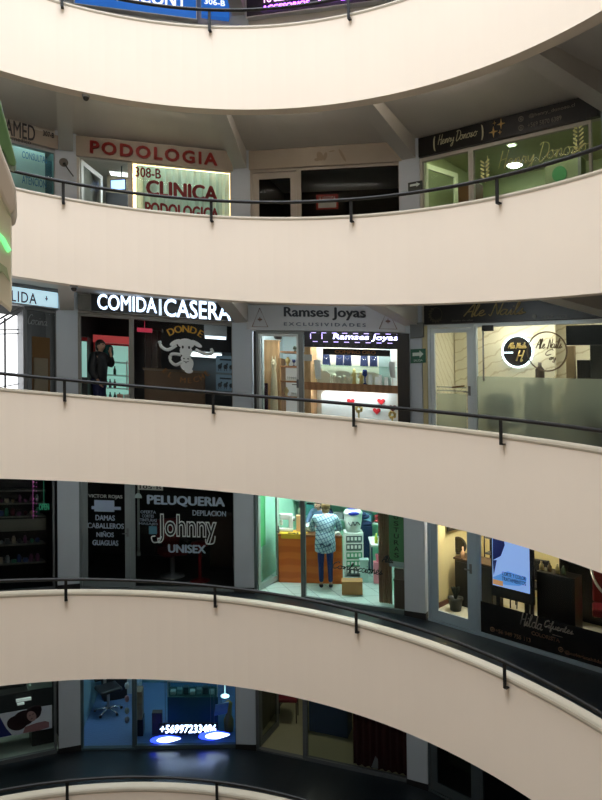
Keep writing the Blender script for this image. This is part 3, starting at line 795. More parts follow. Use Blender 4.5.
# exit arrow plates on the column between the vacant and the green shop, and one storey lower
def exit_plate(S, x0, y0, x1, y1, label, m, glow):
    u0, v0, u1, v1 = px(S, x0, y0, x1, y1, -.10)
    t = thing('exit_sign', label, 'sign', S, ((u0 + u1) / 2, -.11, v0))
    mb = MB(); mb.box(u0, u1, -.125, -.10, v0, v1); mb.build('plate', m, S, t)
    mb = MB(); um, vm = (u0 + u1) / 2, v0 + (v1 - v0) * .62; q = (u1 - u0) * .36; h = (v1 - v0) * .12
    mb.prism([(um - q, vm - h), (um + q * .3, vm - h), (um + q * .3, vm - h * 2.2), (um + q, vm), (um + q * .3, vm + h * 2.2), (um + q * .3, vm + h), (um - q, vm + h)], -.13, -.124)
    if glow: mb.text('SALIDA', um - q * .8, v0 + (v1 - v0) * .10, um + q * .8, v0 + (v1 - v0) * .26, -.124, .004)
    mb.build('arrow', mat('exit_white', lin(200, 215, 205), .5), S, t)
exit_plate(Column(2, 2), 408.5, 182, 422.5, 190.5, 'dark exit arrow plate on the column beside the green lit shop', mat('exit_dark', lin(38, 46, 38), .5), False)
S = Column(3, 2)
exit_plate(S, 411, 349, 426, 363, 'green exit arrow plate on the column right of the jewellery shop', mat('exit_green', lin(18, 88, 66), .5), True)
t = thing('speaker_box', 'grey louvred box above the green exit plate', 'speaker', S, (3.25, -.1, 1.95))
u0, v0, u1, v1 = px(S, 411, 323, 424, 338, -.1); mb = MB(); mb.box(u0, u1, -.16, -.10, v0, v1); mb.build('housing', mat('grey_speaker', lin(100, 104, 104), .5), S, t, bevel=.005)
mb = MB()
for k in range(5): mb.box(u0 + .03, u1 - .03, -.166, -.16, v0 + .03 + k * .035, v0 + .05 + k * .035)
mb.build('louvre', ALU_D, S, t)

# dome cameras under the edges of the ramp
def hit_edge(x, y, row):
    d = pixray(x, y); s = 8.0
    off = 2 * math.pi * (row - 3)
    for k in range(2000):
        P = CAM + d * s
        g = ztop(math.atan2(P.x, P.y) + off) - BAND
        if (P.z - g) > 0: break
        s += .005
    return P
for (x, y, row, lb) in ((86, 95.5, 1, 'small dome camera under the topmost parapet'), (74, 287, 2, 'small dome camera beside the lit exit sign')):
    P = hit_edge(x, y, row)
    a = math.atan2(P.x, P.y); rr = R + .1
    z = ztop(a + 2 * math.pi * (row - 3)) - BAND
    F = Frame((rr * math.sin(a), rr * math.cos(a), z), (1, 0, 0))
    t = thing('dome_camera', lb, 'camera', F, (0, 0, 0))
    mb = MB(); mb.lathe([(.062, .012), (.062, -.025), (.05, -.035)]); mb.build('mount', GREY, F, t)
    mb = MB(); mb.lathe([(.048, -.03), (.042, -.06), (.022, -.082), (.001, -.088)]); mb.build('dome', mat('camera_dome', lin(60, 58, 56), .15), F, t)

# ================================================================== middle storey
# --- exit to the street on the left
S = Shop(3, -1); room(S, 1.6, mat('exit_wall', lin(90, 92, 92), .6), PART)
t = thing('exit_sign', 'pale blue backlit SALIDA sign over the bright exit', 'sign', S, (2.2, -.1, 2.2))
mb = MB(); mb.box(.9, 3.10, -.16, .0, 2.215, 2.50); part_label(mb.build('light_box', mat('lightbox_blue', lin(170, 200, 210), .4, emit=.85, ecol=lin(185, 218, 232)), S, t), 'backlit pale blue box')
mb = MB(); mb.box(.9, 3.12, -.17, .0, 2.50, 2.57); mb.box(.9, 3.12, -.17, .0, 2.19, 2.215); mb.build('frame', mat('lightbox_frame', lin(120, 128, 135), .4), S, t)
mb = MB(); u0, v0, u1, v1 = px(S, -3, 291, 36.5, 302, -.16); mb.text('SALIDA', u0, v0, u1, v1, -.168, .01, .01, spacing=1.15)
part_label(mb.build('lettering', mat('salida_text', lin(95, 60, 80), .5), S, t), 'dark plum SALIDA lettering')
mb = MB(); u0, v0, u1, v1 = px(S, 45, 296, 48, 301, -.16); mb.prism([((u0 + u1) / 2, v0), (u1, v0 + .05), (u0, v0 + .05)], -.168, -.16); mb.box((u0 + u1) / 2 - .008, (u0 + u1) / 2 + .008, -.168, -.16, v0 + .04, v1); mb.build('arrow', mat('salida_text'), S, t)
NW[0] += 1
mb = MB(); mb.box(.25, 2.53, .75, .77, .0, 2.12)
t = tag(mb.build('window_exit', mat('daylight_glass', (.9, .9, .9), .4, emit=1.9, ecol=(.97, .98, 1.0)), S), 'bright daylight glazing of the exit', 'window', None, 'structure')  # emissive pane in place of the open daylight beyond the exit
g = thing('exit_gate', 'dark railing of the exit gate against the bright daylight', 'gate', S, (2.2, .3, .03))
u, v = S.uv(5, 350, .3); mb = MB(); mb.bar((u, .3, .03), (u, .3, S.uv(5, 318, .3)[1]), .018); mb.build('post', ALU_D, S, g)
mb = MB(); mb.bar((1.2, .3, .03), (1.2, .3, 1.7), .018); mb.build('post', ALU_D, S, g)
for y0, y1, q in ((330, 330, .011), (334.5, 334, .011), (391, 384, .01)):
    a = S.uv(-20, y0, .3); b = S.uv(22.5, y1, .3); mb = MB(); mb.bar((a[0], .3, a[1]), (min(b[0], 2.50), .3, b[1]), q); mb.build('cross_bar', ALU_D, S, g)
for p, q in (((-25, 336), (18, 309)), ((-25, 342), (20, 313))):
    a = S.uv(*p, .3); b = S.uv(*q, .3); mb = MB(); mb.tube(smooth([(a[0], .3, a[1]), ((a[0] + b[0]) / 2, .3, (a[1] + b[1]) / 2 + .03), (min(b[0], 2.48), .3, b[1]), (min(b[0], 2.48) + .02, .3, b[1] + .015)]), .016); mb.build('arched_bar', ALU_D, S, g)
mb = MB(); mb.box(2.53, 2.60, .0, .75, 0, 2.14); struct(mb.build('wall_jamb', ALU_D, S))
r = front(S, door=None, glass=SMOKE, u0=2.55, frame=ALU_D, wl='narrow dark glass panel beside the exit')
mb = MB(); u0, v0, u1, v1 = px(S, 28, 315, 47, 325); mb.script('Cocina', u0, v0, u1, v1, -.012, .006); part_label(mb.build('lettering', mat('dim_white', lin(125, 130, 132), .5), S, r['window']), 'faint white script on the dark panel')
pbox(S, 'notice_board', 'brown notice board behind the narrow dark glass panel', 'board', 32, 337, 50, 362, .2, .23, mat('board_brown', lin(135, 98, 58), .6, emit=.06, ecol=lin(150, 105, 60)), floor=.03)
pbox(S, 'carton', 'pale carton in front of the brown notice board', 'carton', 34, 358, 48, 374, .12, .18, mat('carton_pale', lin(185, 165, 140), .6), floor=.03)

# --- home cooking restaurant
S = Shop(3, 0); room(S, 3.0, mat('diner_wall', lin(62, 58, 56), .6), mat('diner_floor', lin(70, 62, 55), .4))
r = front(S, door='doorway', glass=mat('diner_glass', (.9, .92, .92), kind='glass'), frame=mat('frame_warm_grey', lin(125, 122, 116), .45), dl='open doorway of the home cooking restaurant', wl='restaurant window with the white cow drawing')
t = board(S, 'shop_sign', 'black illuminated COMIDA CASERA sign with white letters', .46, 3.15, 2.235, 2.555, BLACK, frame=mat('frame_warm_grey'))
LIT = mat('lit_letters', (.8, .88, 1), .4, emit=.95, ecol=(.72, .84, 1.0))
mb = MB(); a = px(S, 97.5, 296, 157, 311.5, -.1); mb.text('COMIDA', a[0], a[1] + .0, a[2], a[3], -.114, .03, .022)
b = px(S, 164, 301, 231, 319, -.1); mb.text('CASERA', b[0], b[1], b[2], b[3], -.114, .03, .022)
part_label(mb.build('lettering', LIT, S, t), 'glowing white block letters')
mb = MB(); a = px(S, 159, 299, 161.5, 315, -.1); mb.box(a[0], a[2], -.12, -.10, 2.24, 2.55); mb.build('divider', LIT, S, t)
mb = MB(); mb.box(.22, .44, -.11, 0, 2.24, 2.53); tag(mb.build('junction_box', mat('box_steel', lin(150, 148, 140), .35, .5, c2=lin(105, 103, 98), scale=5), S, bevel=.006), 'steel box left of the illuminated restaurant sign', 'box')
fr_ = thing('drinks_fridge', 'red drinks fridge with a glowing teal door behind the man', 'fridge', S, (.73, 1.0, .03))
x = px(S, 94.5, 336, 129.5, 398, .9); fu0, fu1, ftop = x[0], x[2], x[3]
RED = mat('fridge_red', lin(190, 32, 38), .4)
mb = MB(); mb.box(fu0 - .02, fu0 + .02, .9, 1.5, .03, ftop); mb.box(fu1 - .02, fu1 + .02, .9, 1.5, .03, ftop); mb.box(fu0, fu1, 1.45, 1.5, .03, ftop); mb.box(fu0, fu1, .9, 1.5, .03, .25); mb.build('cabinet', RED, S, fr_, bevel=.006)
mb = MB(); mb.box(fu0 - .02, fu1 + .02, .86, .92, ftop - .15, ftop); hd = mb.build('header', mat('fridge_header', lin(210, 40, 45), .4, emit=.22, ecol=(.9, .12, .12)), S, fr_, bevel=.004)
mb = MB(); mb.box(fu0 + .02, fu1 - .02, 1.38, 1.42, .25, ftop - .15); part_label(mb.build('light_panel', mat('fridge_teal', lin(150, 215, 200), .4, emit=.52, ecol=lin(178, 232, 218)), S, fr_), 'glowing teal back panel')
mb = MB()
for k in range(4): mb.box(fu0 + .02, fu1 - .02, .98, 1.38, .55 + k * .27, .565 + k * .27)
mb.build('shelf', mat('fridge_shelf', (.75, .85, .82), .3), S, fr_)
mb = MB(); mb.box(fu0 + .02, fu1 - .02, .90, .91, .25, ftop - .15); mb.build('door', GLASS, S, fr_)
mb = MB(); mb.bar((fu1 - .05, .88, .8), (fu1 - .05, .88, 1.4), .012); mb.build('handle', WHITE, S, fr_)
bt = random.Random(3)
for k in range(3):
    for i in range(6):
        if bt.random() < .35: continue
        c = bt.choice([(40, 60, 40), (130, 70, 30), (200, 205, 190), (60, 90, 110)])
        mb = MB(); u = fu0 + .08 + i * .095; v = .567 + k * .27
        mb.lathe([(.028, v), (.03, v + .10), (.012, v + .15), (.012, v + .18)], u, 1.12, 8)
        tag(mb.build('drink_bottle', mat('drink_%d' % sum(c), lin(*c), .3), S, base=(u, 1.12, v)), 'small bottle standing in the lit drinks fridge', 'bottle', 'bottles in the drinks fridge')
f2 = thing('display_fridge', 'narrow teal lit fridge at the left edge of the restaurant doorway', 'fridge', S, (.34, .7, .03))
x = px(S, 81.5, 339, 87.5, 404, .5); mb = MB(); mb.box(.11, x[2], .5, 1.0, .03, x[3] + .05); mb.build('body', mat('fridge_grey', lin(90, 90, 88), .5), S, f2)
mb = MB(); mb.box(.13, x[2] - .01, .49, .5, 1.0, x[3] - .05); part_label(mb.build('glass_door', mat('fridge_teal'), S, f2), 'glowing teal glass front')
mb = MB(); mb.box(.13, x[2], .485, .5, x[3] - .03, x[3] + .03); mb.build('header', RED, S, f2)
# interior seen through the window
t = thing('tube_light', 'long white tube light in the restaurant window', 'wall light', S, (2.5, 1.4, 1.6))
x = px(S, 190, 352.5, 222, 357.5, 1.3); mb = MB(); mb.box(x[0], x[2], 1.33, 1.40, x[1], x[3] + .02); mb.build('housing', WHITE, S, t)
mb = MB(); mb.tube([(x[0] + .02, 1.31, (x[1] + x[3]) / 2), (x[2] - .02, 1.31, (x[1] + x[3]) / 2)], .028); mb.build('tube', mat('tube_cool', (.9, .97, 1), .4, emit=7, ecol=(.82, .93, 1)), S, t)
t2 = thing('ceiling_light', 'slim ceiling tube at the back of the restaurant', 'ceiling light', S, (2.5, 2.4, 2.2))
x = px(S, 205, 335.5, 226, 339, 2.4); mb = MB(); mb.box(x[0], x[2], 2.36, 2.44, x[1], x[1] + .06); mb.build('diffuser', mat('tube_dim', (.8, .9, 1), .4, emit=2.2, ecol=(.8, .9, 1)), S, t2)
mb = MB(); mb.box(x[0] - .02, x[2] + .02, 2.35, 2.45, x[1] + .06, CLEAR - .04); mb.build('housing', WHITE, S, t2)
x = px(S, 186, 350, 237, 372, 1.42); mb = MB(); mb.box(x[0], 3.1, 1.42, 1.46, .9, 1.75); tag(mb.build('back_panel', mat('kitchen_panel', lin(110, 125, 135), .5), S), 'pale kitchen panel behind the tube light', 'panel')
mb = MB(); mb.box(x[0], 3.1, 1.42, 1.8, .03, .9); tag(mb.build('kitchen_counter', mat('counter_grey', lin(80, 84, 88), .4), S), 'grey kitchen counter under the tube light', 'counter')
for i, (x0, x1, y1, y0, c, lb) in enumerate(((194, 201, 372, 361, (45, 50, 58), 'dark pot on the kitchen counter'), (203, 212, 372, 364, (70, 84, 100), 'wide pan on the kitchen counter'), (213, 221, 372, 358, (38, 42, 50), 'tall coffee maker on the kitchen counter'))):
    a = px(S, x0, y0, x1, y1, 1.25); q = (a[2] - a[0]) / 2; mb = MB(); mb.lathe([(q * .8, .904), (q, .98), (q, a[3] - .05), (q * .85, a[3]), (q * .15, a[3] + .01), (q * .15, a[3] + .03)], a[0] + q, 1.6, 14)
    tag(mb.build('cooking_pot', mat('pot_%d' % i, lin(*c), .3, .4), S, base=(a[0] + q, 1.6, .9)), lb, 'pot')
for i, (x0, y0, x1, y1, lb) in enumerate(((216, 356, 235, 373, 'upper pale blue menu poster with dark drawings'), (216, 375, 235, 391, 'lower pale blue menu poster with dark drawings'))):
    a = px(S, x0, y0, x1, y1, .06); t = thing('menu_poster', lb, 'poster', S, (a[0], .02, a[1]))
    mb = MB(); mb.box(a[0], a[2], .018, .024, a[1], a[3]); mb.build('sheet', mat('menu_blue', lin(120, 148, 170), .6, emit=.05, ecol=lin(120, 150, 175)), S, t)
    mb = MB(); ww, hh = a[2] - a[0], a[3] - a[1]
    for k in range(3):
        q = a[0] + ww * (.2 + .3 * k); mb.disc(q, a[1] + hh * .35, ww * .11, hh * .14, .010, .018, 12); mb.disc(q + ww * .08, a[1] + hh * .5, ww * .05, hh * .07, .010, .018, 10)
        mb.box(q - ww * .08, q - ww * .05, .010, .018, a[1] + hh * .1, a[1] + hh * .3); mb.box(q + ww * .04, q + ww * .07, .010, .018, a[1] + hh * .1, a[1] + hh * .3)
    mb.box(a[0] + ww * .2, a[0] + ww * .8, .010, .018, a[1] + hh * .72, a[1] + hh * .82); mb.build('drawing', mat('menu_dark', lin(40, 48, 58), .6), S, t)
t = thing('serving_counter', 'brown serving counter behind the restaurant window', 'counter', S, (1.9, .7, .03))
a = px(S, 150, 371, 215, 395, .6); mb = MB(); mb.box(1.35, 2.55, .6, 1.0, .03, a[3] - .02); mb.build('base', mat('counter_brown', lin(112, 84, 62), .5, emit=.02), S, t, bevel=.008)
mb = MB(); mb.box(1.32, 2.58, .57, 1.03, a[3] - .02, a[3] + .02); mb.build('worktop', mat('counter_top', lin(135, 112, 92), .3), S, t)
t = thing('brick_pillar', 'dim brown brick pillar behind the left half of the restaurant window', 'pillar', S, (1.5, 1.5, .03))
bk = tile_mat('dark_brick', lin(70, 48, 42), lin(58, 42, 38), lin(35, 30, 28), .12); mb = MB(); mb.box(1.27, 1.62, 1.3, 1.6, .03, 2.1); mb.build('shaft', bk, S, t)
mb = MB(); mb.box(1.24, 1.65, 1.27, 1.63, 2.1, 2.16); mb.build('cap', DWOOD, S, t)
a = px(S, 137, 328, 152, 332, .3); mb = MB(); mb.box(a[0], a[2], .3, .34, a[1], a[3]); mb.bar(((a[0] + a[2]) / 2, .32, a[3]), ((a[0] + a[2]) / 2, .32, CLEAR - .04), .005)
tag(mb.build('red_sign', mat('red_glow', lin(170, 30, 45), .4, emit=.5, ecol=(.75, .04, .10)), S), 'small red glowing sign hanging in the restaurant window', 'sign')
lamp(S, 2.3, 1.6, .9, .2, 3.2, (.8, .92, 1), 'ceiling light panel over the restaurant kitchen')
# window drawing
YEL = mat('yellow_vinyl', lin(215, 160, 40), .5)
a = S.uv(186, 352); uc = a[0]; mb = MB(); mb.arctext('DONDE', uc + .0, 1.44, .52, math.pi * .70, math.pi * .30, .14, -.012, .005, .03); part_label(mb.build('lettering', YEL, S, r['window']), 'arched yellow DONDE lettering')
mb = MB(); mb.arctext('EL MECHE', uc + .0, 1.60, .62, math.pi * 1.22, math.pi * 1.78, .11, -.012, .005, .02); part_label(mb.build('lettering', mat('orange_vinyl', lin(150, 98, 45), .5), S, r['window']), 'arched dull orange lettering under the cow')
COW = mat('cow_vinyl', lin(232, 236, 236), .6); mb = MB(); W0, W1 = -.012, -.007
cu_, cv_ = uc, 1.62
for du, dv, a_, b_, q in ((0, .12, .16, .10, 0), (-.20, .13, .12, .045, .5), (.20, .13, .12, .045, -.5), (0, -.02, .12, .12, 0), (0, -.17, .10, .07, 0), (-.05, -.30, .06, .10, .3), (.07, -.28, .07, .12, -.2), (.05, -.40, .08, .05, 0)):
    mb.disc(cu_ + du, cv_ + dv, a_, b_, W0, W1, 18, rot=q)
mb.tube(smooth([(cu_ - .18, -.01, cv_ + .08), (cu_ - .34, -.01, cv_ - .02), (cu_ - .46, -.01, cv_ + .03), (cu_ - .50, -.01, cv_ + .14)]), [.035] * 15 + [.03], 6)
mb.tube(smooth([(cu_ + .18, -.01, cv_ + .02), (cu_ + .36, -.01, cv_ - .06), (cu_ + .50, -.01, cv_ - .03), (cu_ + .48, -.01, cv_ + .06)]), [.035] * 15 + [.03], 6)
mb.tube(smooth([(cu_ - .10, -.01, cv_ - .1), (cu_ - .27, -.01, cv_ - .10), (cu_ - .30, -.01, cv_ - .22), (cu_ - .20, -.01, cv_ - .30), (cu_ - .08, -.01, cv_ - .24)]), [.035] * 21, 6)
o = mb.build('cow_drawing', COW, S, r['window']); part_label(o, 'white cartoon cow head with curling horns')
mb = MB()
for s in (-1, 1): mb.disc(cu_ + s * .06, cv_ + .05, .02, .03, -.016, -.012, 10); mb.disc(cu_ + s * .04, cv_ - .17, .018, .012, -.016, -.012, 8)
mb.tube([(cu_ - .05, -.014, cv_ - .22), (cu_, -.014, cv_ - .235), (cu_ + .05, -.014, cv_ - .22)], .006, 5); mb.build('cow_face', mat('cow_dark', lin(60, 64, 66), .6), S, o)
# man in black at the doorway
F = S.spot(.50, .42, .03, -1.9)
J = dict(pelvis=(0, 0, .90), waist=(0, .01, 1.08), chest=(0, .02, 1.30), neck=(0, .03, 1.47), hb=(0, .04, 1.52), hc=(0, .055, 1.60), ht=(0, .045, 1.67),
         sl=(-.19, .02, 1.39), sr=(.19, .02, 1.39), el=(-.25, .16, 1.22), er=(.24, -.03, 1.10), wl=(-.12, .20, 1.42), wr=(.25, .12, .90),
         hl=(-.09, 0, .86), hr=(.09, 0, .86), kl=(-.10, .03, .48), kr=(.10, .03, .48), al=(-.10, 0, .08), ar=(.11, 0, .08), tl=(-.12, .13, .035), tr=(.13, .13, .035))
BJ = mat('black_jacket', (.010, .011, .013), .6)
figure(F, 'person in a black jacket standing in the restaurant doorway before the fridge', J, BJ, mat('dark_jeans', lin(22, 26, 70), .7), HAIRB, mat('black_shoe', (.02, .02, .02), .4), face=(.35, .93, 0), handdir=((.2, -.1, 1), (0, .5, -.8)), hemdrop=.12, hemr=.165, bulk=.05)
mb = MB(); n = 10
u, v = S.uv(108, 351, .64); mb.ball(u, .64, v - .03, .11, .06, .16, 12); mb.ball(u - .04, .64, v - .15, .08, .05, .08, 10); mb.ball(u + .03, .65, v + .05, .07, .05, .08, 10)
tag(mb.build('teal_bag', mat('teal_cloth', lin(8, 82, 82), .7), S), 'teal cloth bag held up at the shoulder of the person in black', 'bag')
t = thing('food_tray', 'small table with pale food tubs at the right of the restaurant doorway', 'table', S, (.98, .5, .03))
mb = MB(); mb.box(.84, 1.10, .35, .75, .50, .53); mb.build('table_top', WHITE, S, t)
for a, b in ((.86, .37), (1.08, .37), (.86, .73), (1.08, .73)):
    mb = MB(); mb.bar((a, b, .03), (a, b, .5), .012); mb.build('leg', GREY, S, t)
for i, (a, lb, c) in enumerate(((.895, 'pink food tub on the small doorway table', (215, 170, 150)), (1.035, 'pale food tub on the small doorway table', (220, 220, 205)))):
    mb = MB(); mb.lathe([(.05, .534), (.062, .66), (.066, .67), (.064, .70), (.01, .71)], a, .46, 12); tag(mb.build('food_tub', mat('tub_%d' % i, lin(*c), .5), S, base=(a, .46, .53)), lb, 'tub')

# --- jewellery shop
S = Shop(3, 1); PW = mat('jewel_wall', lin(205, 222, 224), .6)
room(S, 2.2, PW, mat('jewel_floor', lin(150, 130, 110), .35), mat('jewel_ceiling', lin(220, 225, 225), .6))
r = front(S, frame=mat('silver_mullion', lin(128, 132, 132), .4, .2), u0=.28, u1=3.06, stile=.035, leafcol=mat('silver_frame', lin(195, 200, 200), .35, .1), dl='glass door of the jewellery shop', wl='jewellery display window', top=2.02)
mb = MB(); mb.box(.245, .29, -.06, .06, 0, 2.06); struct(mb.build('trim_%d' % 1, BLACK, S)); mb = MB(); mb.box(3.03, 3.24, -.14, .06, 0, 2.06); struct(mb.build('trim_%d' % 2, BLACK, S))
t = board(S, 'shop_sign', 'white sign reading Ramses Joyas with a triangle emblem at each end', .12, 3.17, 2.085, 2.56, mat('sign_white_board', lin(192, 195, 200), .45), w0=-.09)
DK = mat('dark_blue_text', lin(52, 56, 66), .5); mb = MB()
a = px(S, 285, 308, 372 - 0, 320, -.09)
mb.text('Ramses Joyas', S.uv(284, 320, -.09)[0], 2.285, S.uv(366, 320, -.09)[0], 2.525, -.10, .012, .03); mb.build('lettering', DK, S, t)
mb = MB(); mb.text('EXCLUSIVIDADES', S.uv(284, 325, -.09)[0], 2.17, S.uv(366, 325, -.09)[0], 2.235, -.10, .01, .03, spacing=1.5); mb.build('lettering', mat('mid_blue_text', lin(105, 112, 128), .5), S, t)
TG = mat('triangle_gold', lin(120, 95, 85), .5)
for uc in (S.uv(260, 320, -.09)[0], S.uv(388, 320, -.09)[0]):
    mb = MB(); p = [(uc - .16, -.096, 2.14), (uc + .16, -.096, 2.14), (uc, -.096, 2.50)]; mb.tube(p, .011, 6, closed=True); mb.disc(uc, 2.28, .045, .022, -.10, -.09, 14); mb.disc(uc, 2.28, .018, .018, -.104, -.09, 10); mb.box(uc - .006, uc + .006, -.10, -.09, 2.24, 2.33); mb.build('emblem', TG, S, t)
t = board(S, 'led_sign', 'black scrolling LED sign with glowing violet white Ramses Joyas', 1.28, 3.10, 1.78, 2.06, mat('led_black', (.006, .006, .012), .3), w0=-.11, w1=-.03)
LED = mat('led_white', (.8, .8, 1), .4, emit=2.6, ecol=(.72, .70, 1.0)); mb = MB()
mb.text('Ramses Joyas', S.uv(333, 340, -.11)[0], 1.905, S.uv(398, 340, -.11)[0], 2.03, -.116, .01, .010, .15)
part_label(mb.build('lettering', LED, S, t), 'glowing violet white LED lettering'); mb = MB()
LV = mat('led_violet', (.6, .5, 1), .4, emit=2.2, ecol=(.55, .45, 1))
for u in [1.42 + i * .2 for i in range(9)]:
    for b_ in ((u, u + .09, 2.04, 2.052), (u + .03, u + .12, 1.875, 1.887)):
        mb = MB(); mb.box(b_[0], b_[1], -.116, -.11, b_[2], b_[3]); mb.build('led_bracket', LV, S, t)
for u in (1.40, 1.62): mb = MB(); mb.box(u, u + .015, -.116, -.11, 1.93, 2.03); mb.build('led_bracket', LV, S, t)
mb = MB(); mb.text('EXCLUSIVIDADES', 1.45, 1.80, 3.0, 1.835, -.114, .005, 0, spacing=1.5); mb.build('lettering', mat('led_dim', lin(60, 62, 75), .5), S, t)
t = board(S, 'hanging_banner', 'black COMPRO ORO banner with orange lettering inside the display window', S.uv(323, 350, .1)[0], S.uv(390, 350, .1)[0], 1.655, 1.775, mat('banner_black', (.02, .015, .015), .5), w0=.08, w1=.09)
mb = MB(); mb.text('COMPRO ORO', S.uv(335, 350, .1)[0], 1.685, S.uv(376, 350, .1)[0], 1.745, .072, .005, .03); mb.build('lettering', mat('banner_orange', lin(190, 120, 60), .5), S, t)
# door side: board with a cat statue, shelf rack
a = px(S, 264, 341, 278.5, 400, .7)
t = thing('display_board', 'tall brown display panel behind the cat statue', 'panel', S, (a[0], .75, .03)); mb = MB(); mb.box(a[0], a[2], .72, .80, .03, a[3]); mb.build('panel', LWOOD, S, t)
mb = MB(); mb.box(a[0] - .02, a[2] + .02, .70, .82, a[3], a[3] + .02); mb.build('cap', LWOOD, S, t)
mb = MB(); uc = S.uv(274, 380, .55)[0]
mb.lathe([(.075, .03), (.085, .12), (.085, .30), (.078, .60), (.07, .95), (.062, 1.15), (.05, 1.28), (.042, 1.36), (.05, 1.42), (.055, 1.47), (.045, 1.53), (.01, 1.56)], uc, .55, 16)
for s in (-1, 1): mb.lathe([(.022, 1.52), (.014, 1.58), (.001, 1.64)], uc + s * .032, .55, 8)
mb.ball(uc, .50, 1.455, .022, .03, .018)
t = mb.build('cat_statue', mat('ivory', lin(205, 195, 160), .4), S, base=(uc, .55, .03)); tag(t, 'tall ivory cat statue inside the jewellery shop door', 'statue')
mb = MB(); mb.ball(S.uv(278.5, 337, .9)[0], .9, 0, .001); mb = MB(); u, v = S.uv(278, 337.5, .76); mb.lathe([(.05, v - .04), (.08, v - .02), (.09, v + .05), (.05, v + .07)], u, .76, 14)
tag(mb.build('black_hat', BLACK, S, base=(u, .76, v - .04)), 'round black hat box on top of the brown display panel', 'box')
pbox(S, 'plum_cloth', 'dark plum cloth standing at the foot of the cat panel', 'cloth', 263.5, 383, 267, 404, .45, .52, mat('plum', lin(52, 22, 42), .8), floor=.03)
# glass shelf column at the left edge of the door
t = thing('jewel_rack', 'slim pale jewel rack at the left edge of the jewellery door', 'rack', S, (.40, .3, .03))
a = px(S, 257, 334, 262.5, 402, .3); mb = MB(); mb.box(a[0], a[2], .3, .4, .03, a[3]); mb.build('back', mat('rack_pale', lin(170, 185, 185), .5), S, t)
mb = MB()
for y in (340, 352, 356, 371, 376, 388): q = S.uv(260, y, .28); mb.disc(q[0], q[1], .03, .03, .28, .30, 10)
mb.build('pendant', mat('pendant_dark', lin(80, 95, 105), .3, .5), S, t)
t = thing('shelf_unit', 'open wooden shelf unit with white lit niches behind the jewellery door', 'shelf', S, (.95, .75, .03))
a = px(S, 280.5, 355, 300, 404, .7); u0, u1 = a[0], a[2] + .06
NI = mat('niche_white', lin(225, 232, 232), .5, emit=.25)
mb = MB(); mb.box(u0, u1, 1.02, 1.04, .03, 1.60); mb.build('back', NI, S, t)
mb = MB(); mb.box(u0 - .02, u0 + .01, .7, 1.04, .03, 1.60); mb.box(u1, u1 + .02, .7, 1.04, .03, 1.6); mb.build('side', LWOOD, S, t)
ys = [S.uv(290, y, .7)[1] for y in (352, 366.5, 381.5, 397)] + [.30]
for v in ys:
    mb = MB(); mb.box(u0, u1, .7, 1.03, v - .015, v + .015); mb.build('shelf', WOOD, S, t)
for i, (x, k, kind, c, lb) in enumerate(((296, 0, 'plant', (40, 55, 45), 'small dark figurine on the top of the wooden shelf unit'), (287, 1, 'bust', (205, 190, 130), 'gold necklace bust on the second shelf'),
      (293.5, 1, 'cup', (30, 45, 110), 'blue goblet on the second shelf'), (299, 1, 'box', (25, 40, 90), 'dark blue jewel box on the second shelf'), (291, 2, 'tray', (200, 208, 210), 'white ring tray on the third shelf'),
      (285.2, 3, 'bust', (215, 200, 150), 'ivory necklace bust on the fourth shelf'), (295, 3, 'tray', (215, 222, 222), 'white ring tray on the fourth shelf'), (294, 4, 'box', (40, 55, 60), 'dark jewel box on the lowest shelf'))):
    u = S.uv(x, 370, .75)[0]; v = ys[k] + .018; mb = MB()
    if kind == 'plant': mb.lathe([(.06, v), (.05, v + .03), (.01, v + .04)], u, .8, 10); mb.ball(u - .02, .8, v + .08, .05, .03, .05); mb.ball(u + .03, .8, v + .12, .025, .02, .06); mb.ball(u - .05, .8, v + .06, .03, .02, .02)
    elif kind == 'bust': mb.lathe([(.045, v), (.028, v + .015), (.022, v + .04), (.05, v + .08), (.06, v + .12), (.03, v + .15), (.022, v + .18)], u, .8, 12)
    elif kind == 'cup': mb.lathe([(.03, v), (.008, v + .02), (.008, v + .06), (.035, v + .08), (.04, v + .13)], u, .78, 10)
    elif kind == 'box': mb.box(u - .05, u + .05, .75, .85, v, v + .16); mb.box(u - .053, u + .053, .745, .855, v + .11, v + .12)
    else: mb.box(u - .11, u + .11, .74, .95, v, v + .03); [mb.lathe([(.015, v + .03), (.02, v + .07), (.004, v + .09)], u - .085 + q * .042, .80, 8) for q in range(5)]
    tag(mb.build('jewel_' + {'plant': 'figurine', 'bust': 'bust', 'cup': 'goblet', 'box': 'box', 'tray': 'tray'}[kind], mat('jewel_item_%d' % i, lin(*c), .4), S), lb, 'ornament', 'ornaments behind the jewellery door')
pbox(S, 'opening_hours_card', 'small grey opening hours card hung on the jewellery door post', 'card', 304, 354.5, 312, 361, -.035, -.032, mat('card_grey', lin(170, 172, 172), .6))
# display window
t = thing('display_case', 'brown wooden display case filling the jewellery window', 'display case', S, (2.1, .4, .03))
su = S.uv
U0, U1 = 1.22, 3.02; VS = su(355, 386.5, .2)[1]
mb = MB(); mb.box(U0, U1, .55, .58, .03, 1.98); mb.build('back', mat('case_back', lin(205, 198, 178), .6), S, t)
mb = MB(); mb.box(U0, U0 + .12, .10, .56, .03, 1.98); mb.box(U1 - .03, U1, .10, .56, .03, 1.98); mb.build('side', LWOOD, S, t)
mb = MB(); mb.box(U0, U1, .10, .56, VS - .045, VS + .045); mb.box(U0, U1, .085, .10, VS - .10, VS + .045); mb.build('shelf', WOOD, S, t)
a = px(S, 320, 365, 396, 366, .3); VG = su(350, 366, .25)[1]
mb = MB(); mb.box(U0 + .12, U1 - .05, .25, .55, VG - .008, VG + .008); part_label(mb.build('glass_shelf', mat('shelf_glass', (.80, .92, .88), kind='glass'), S, t), 'pale green glass shelf')
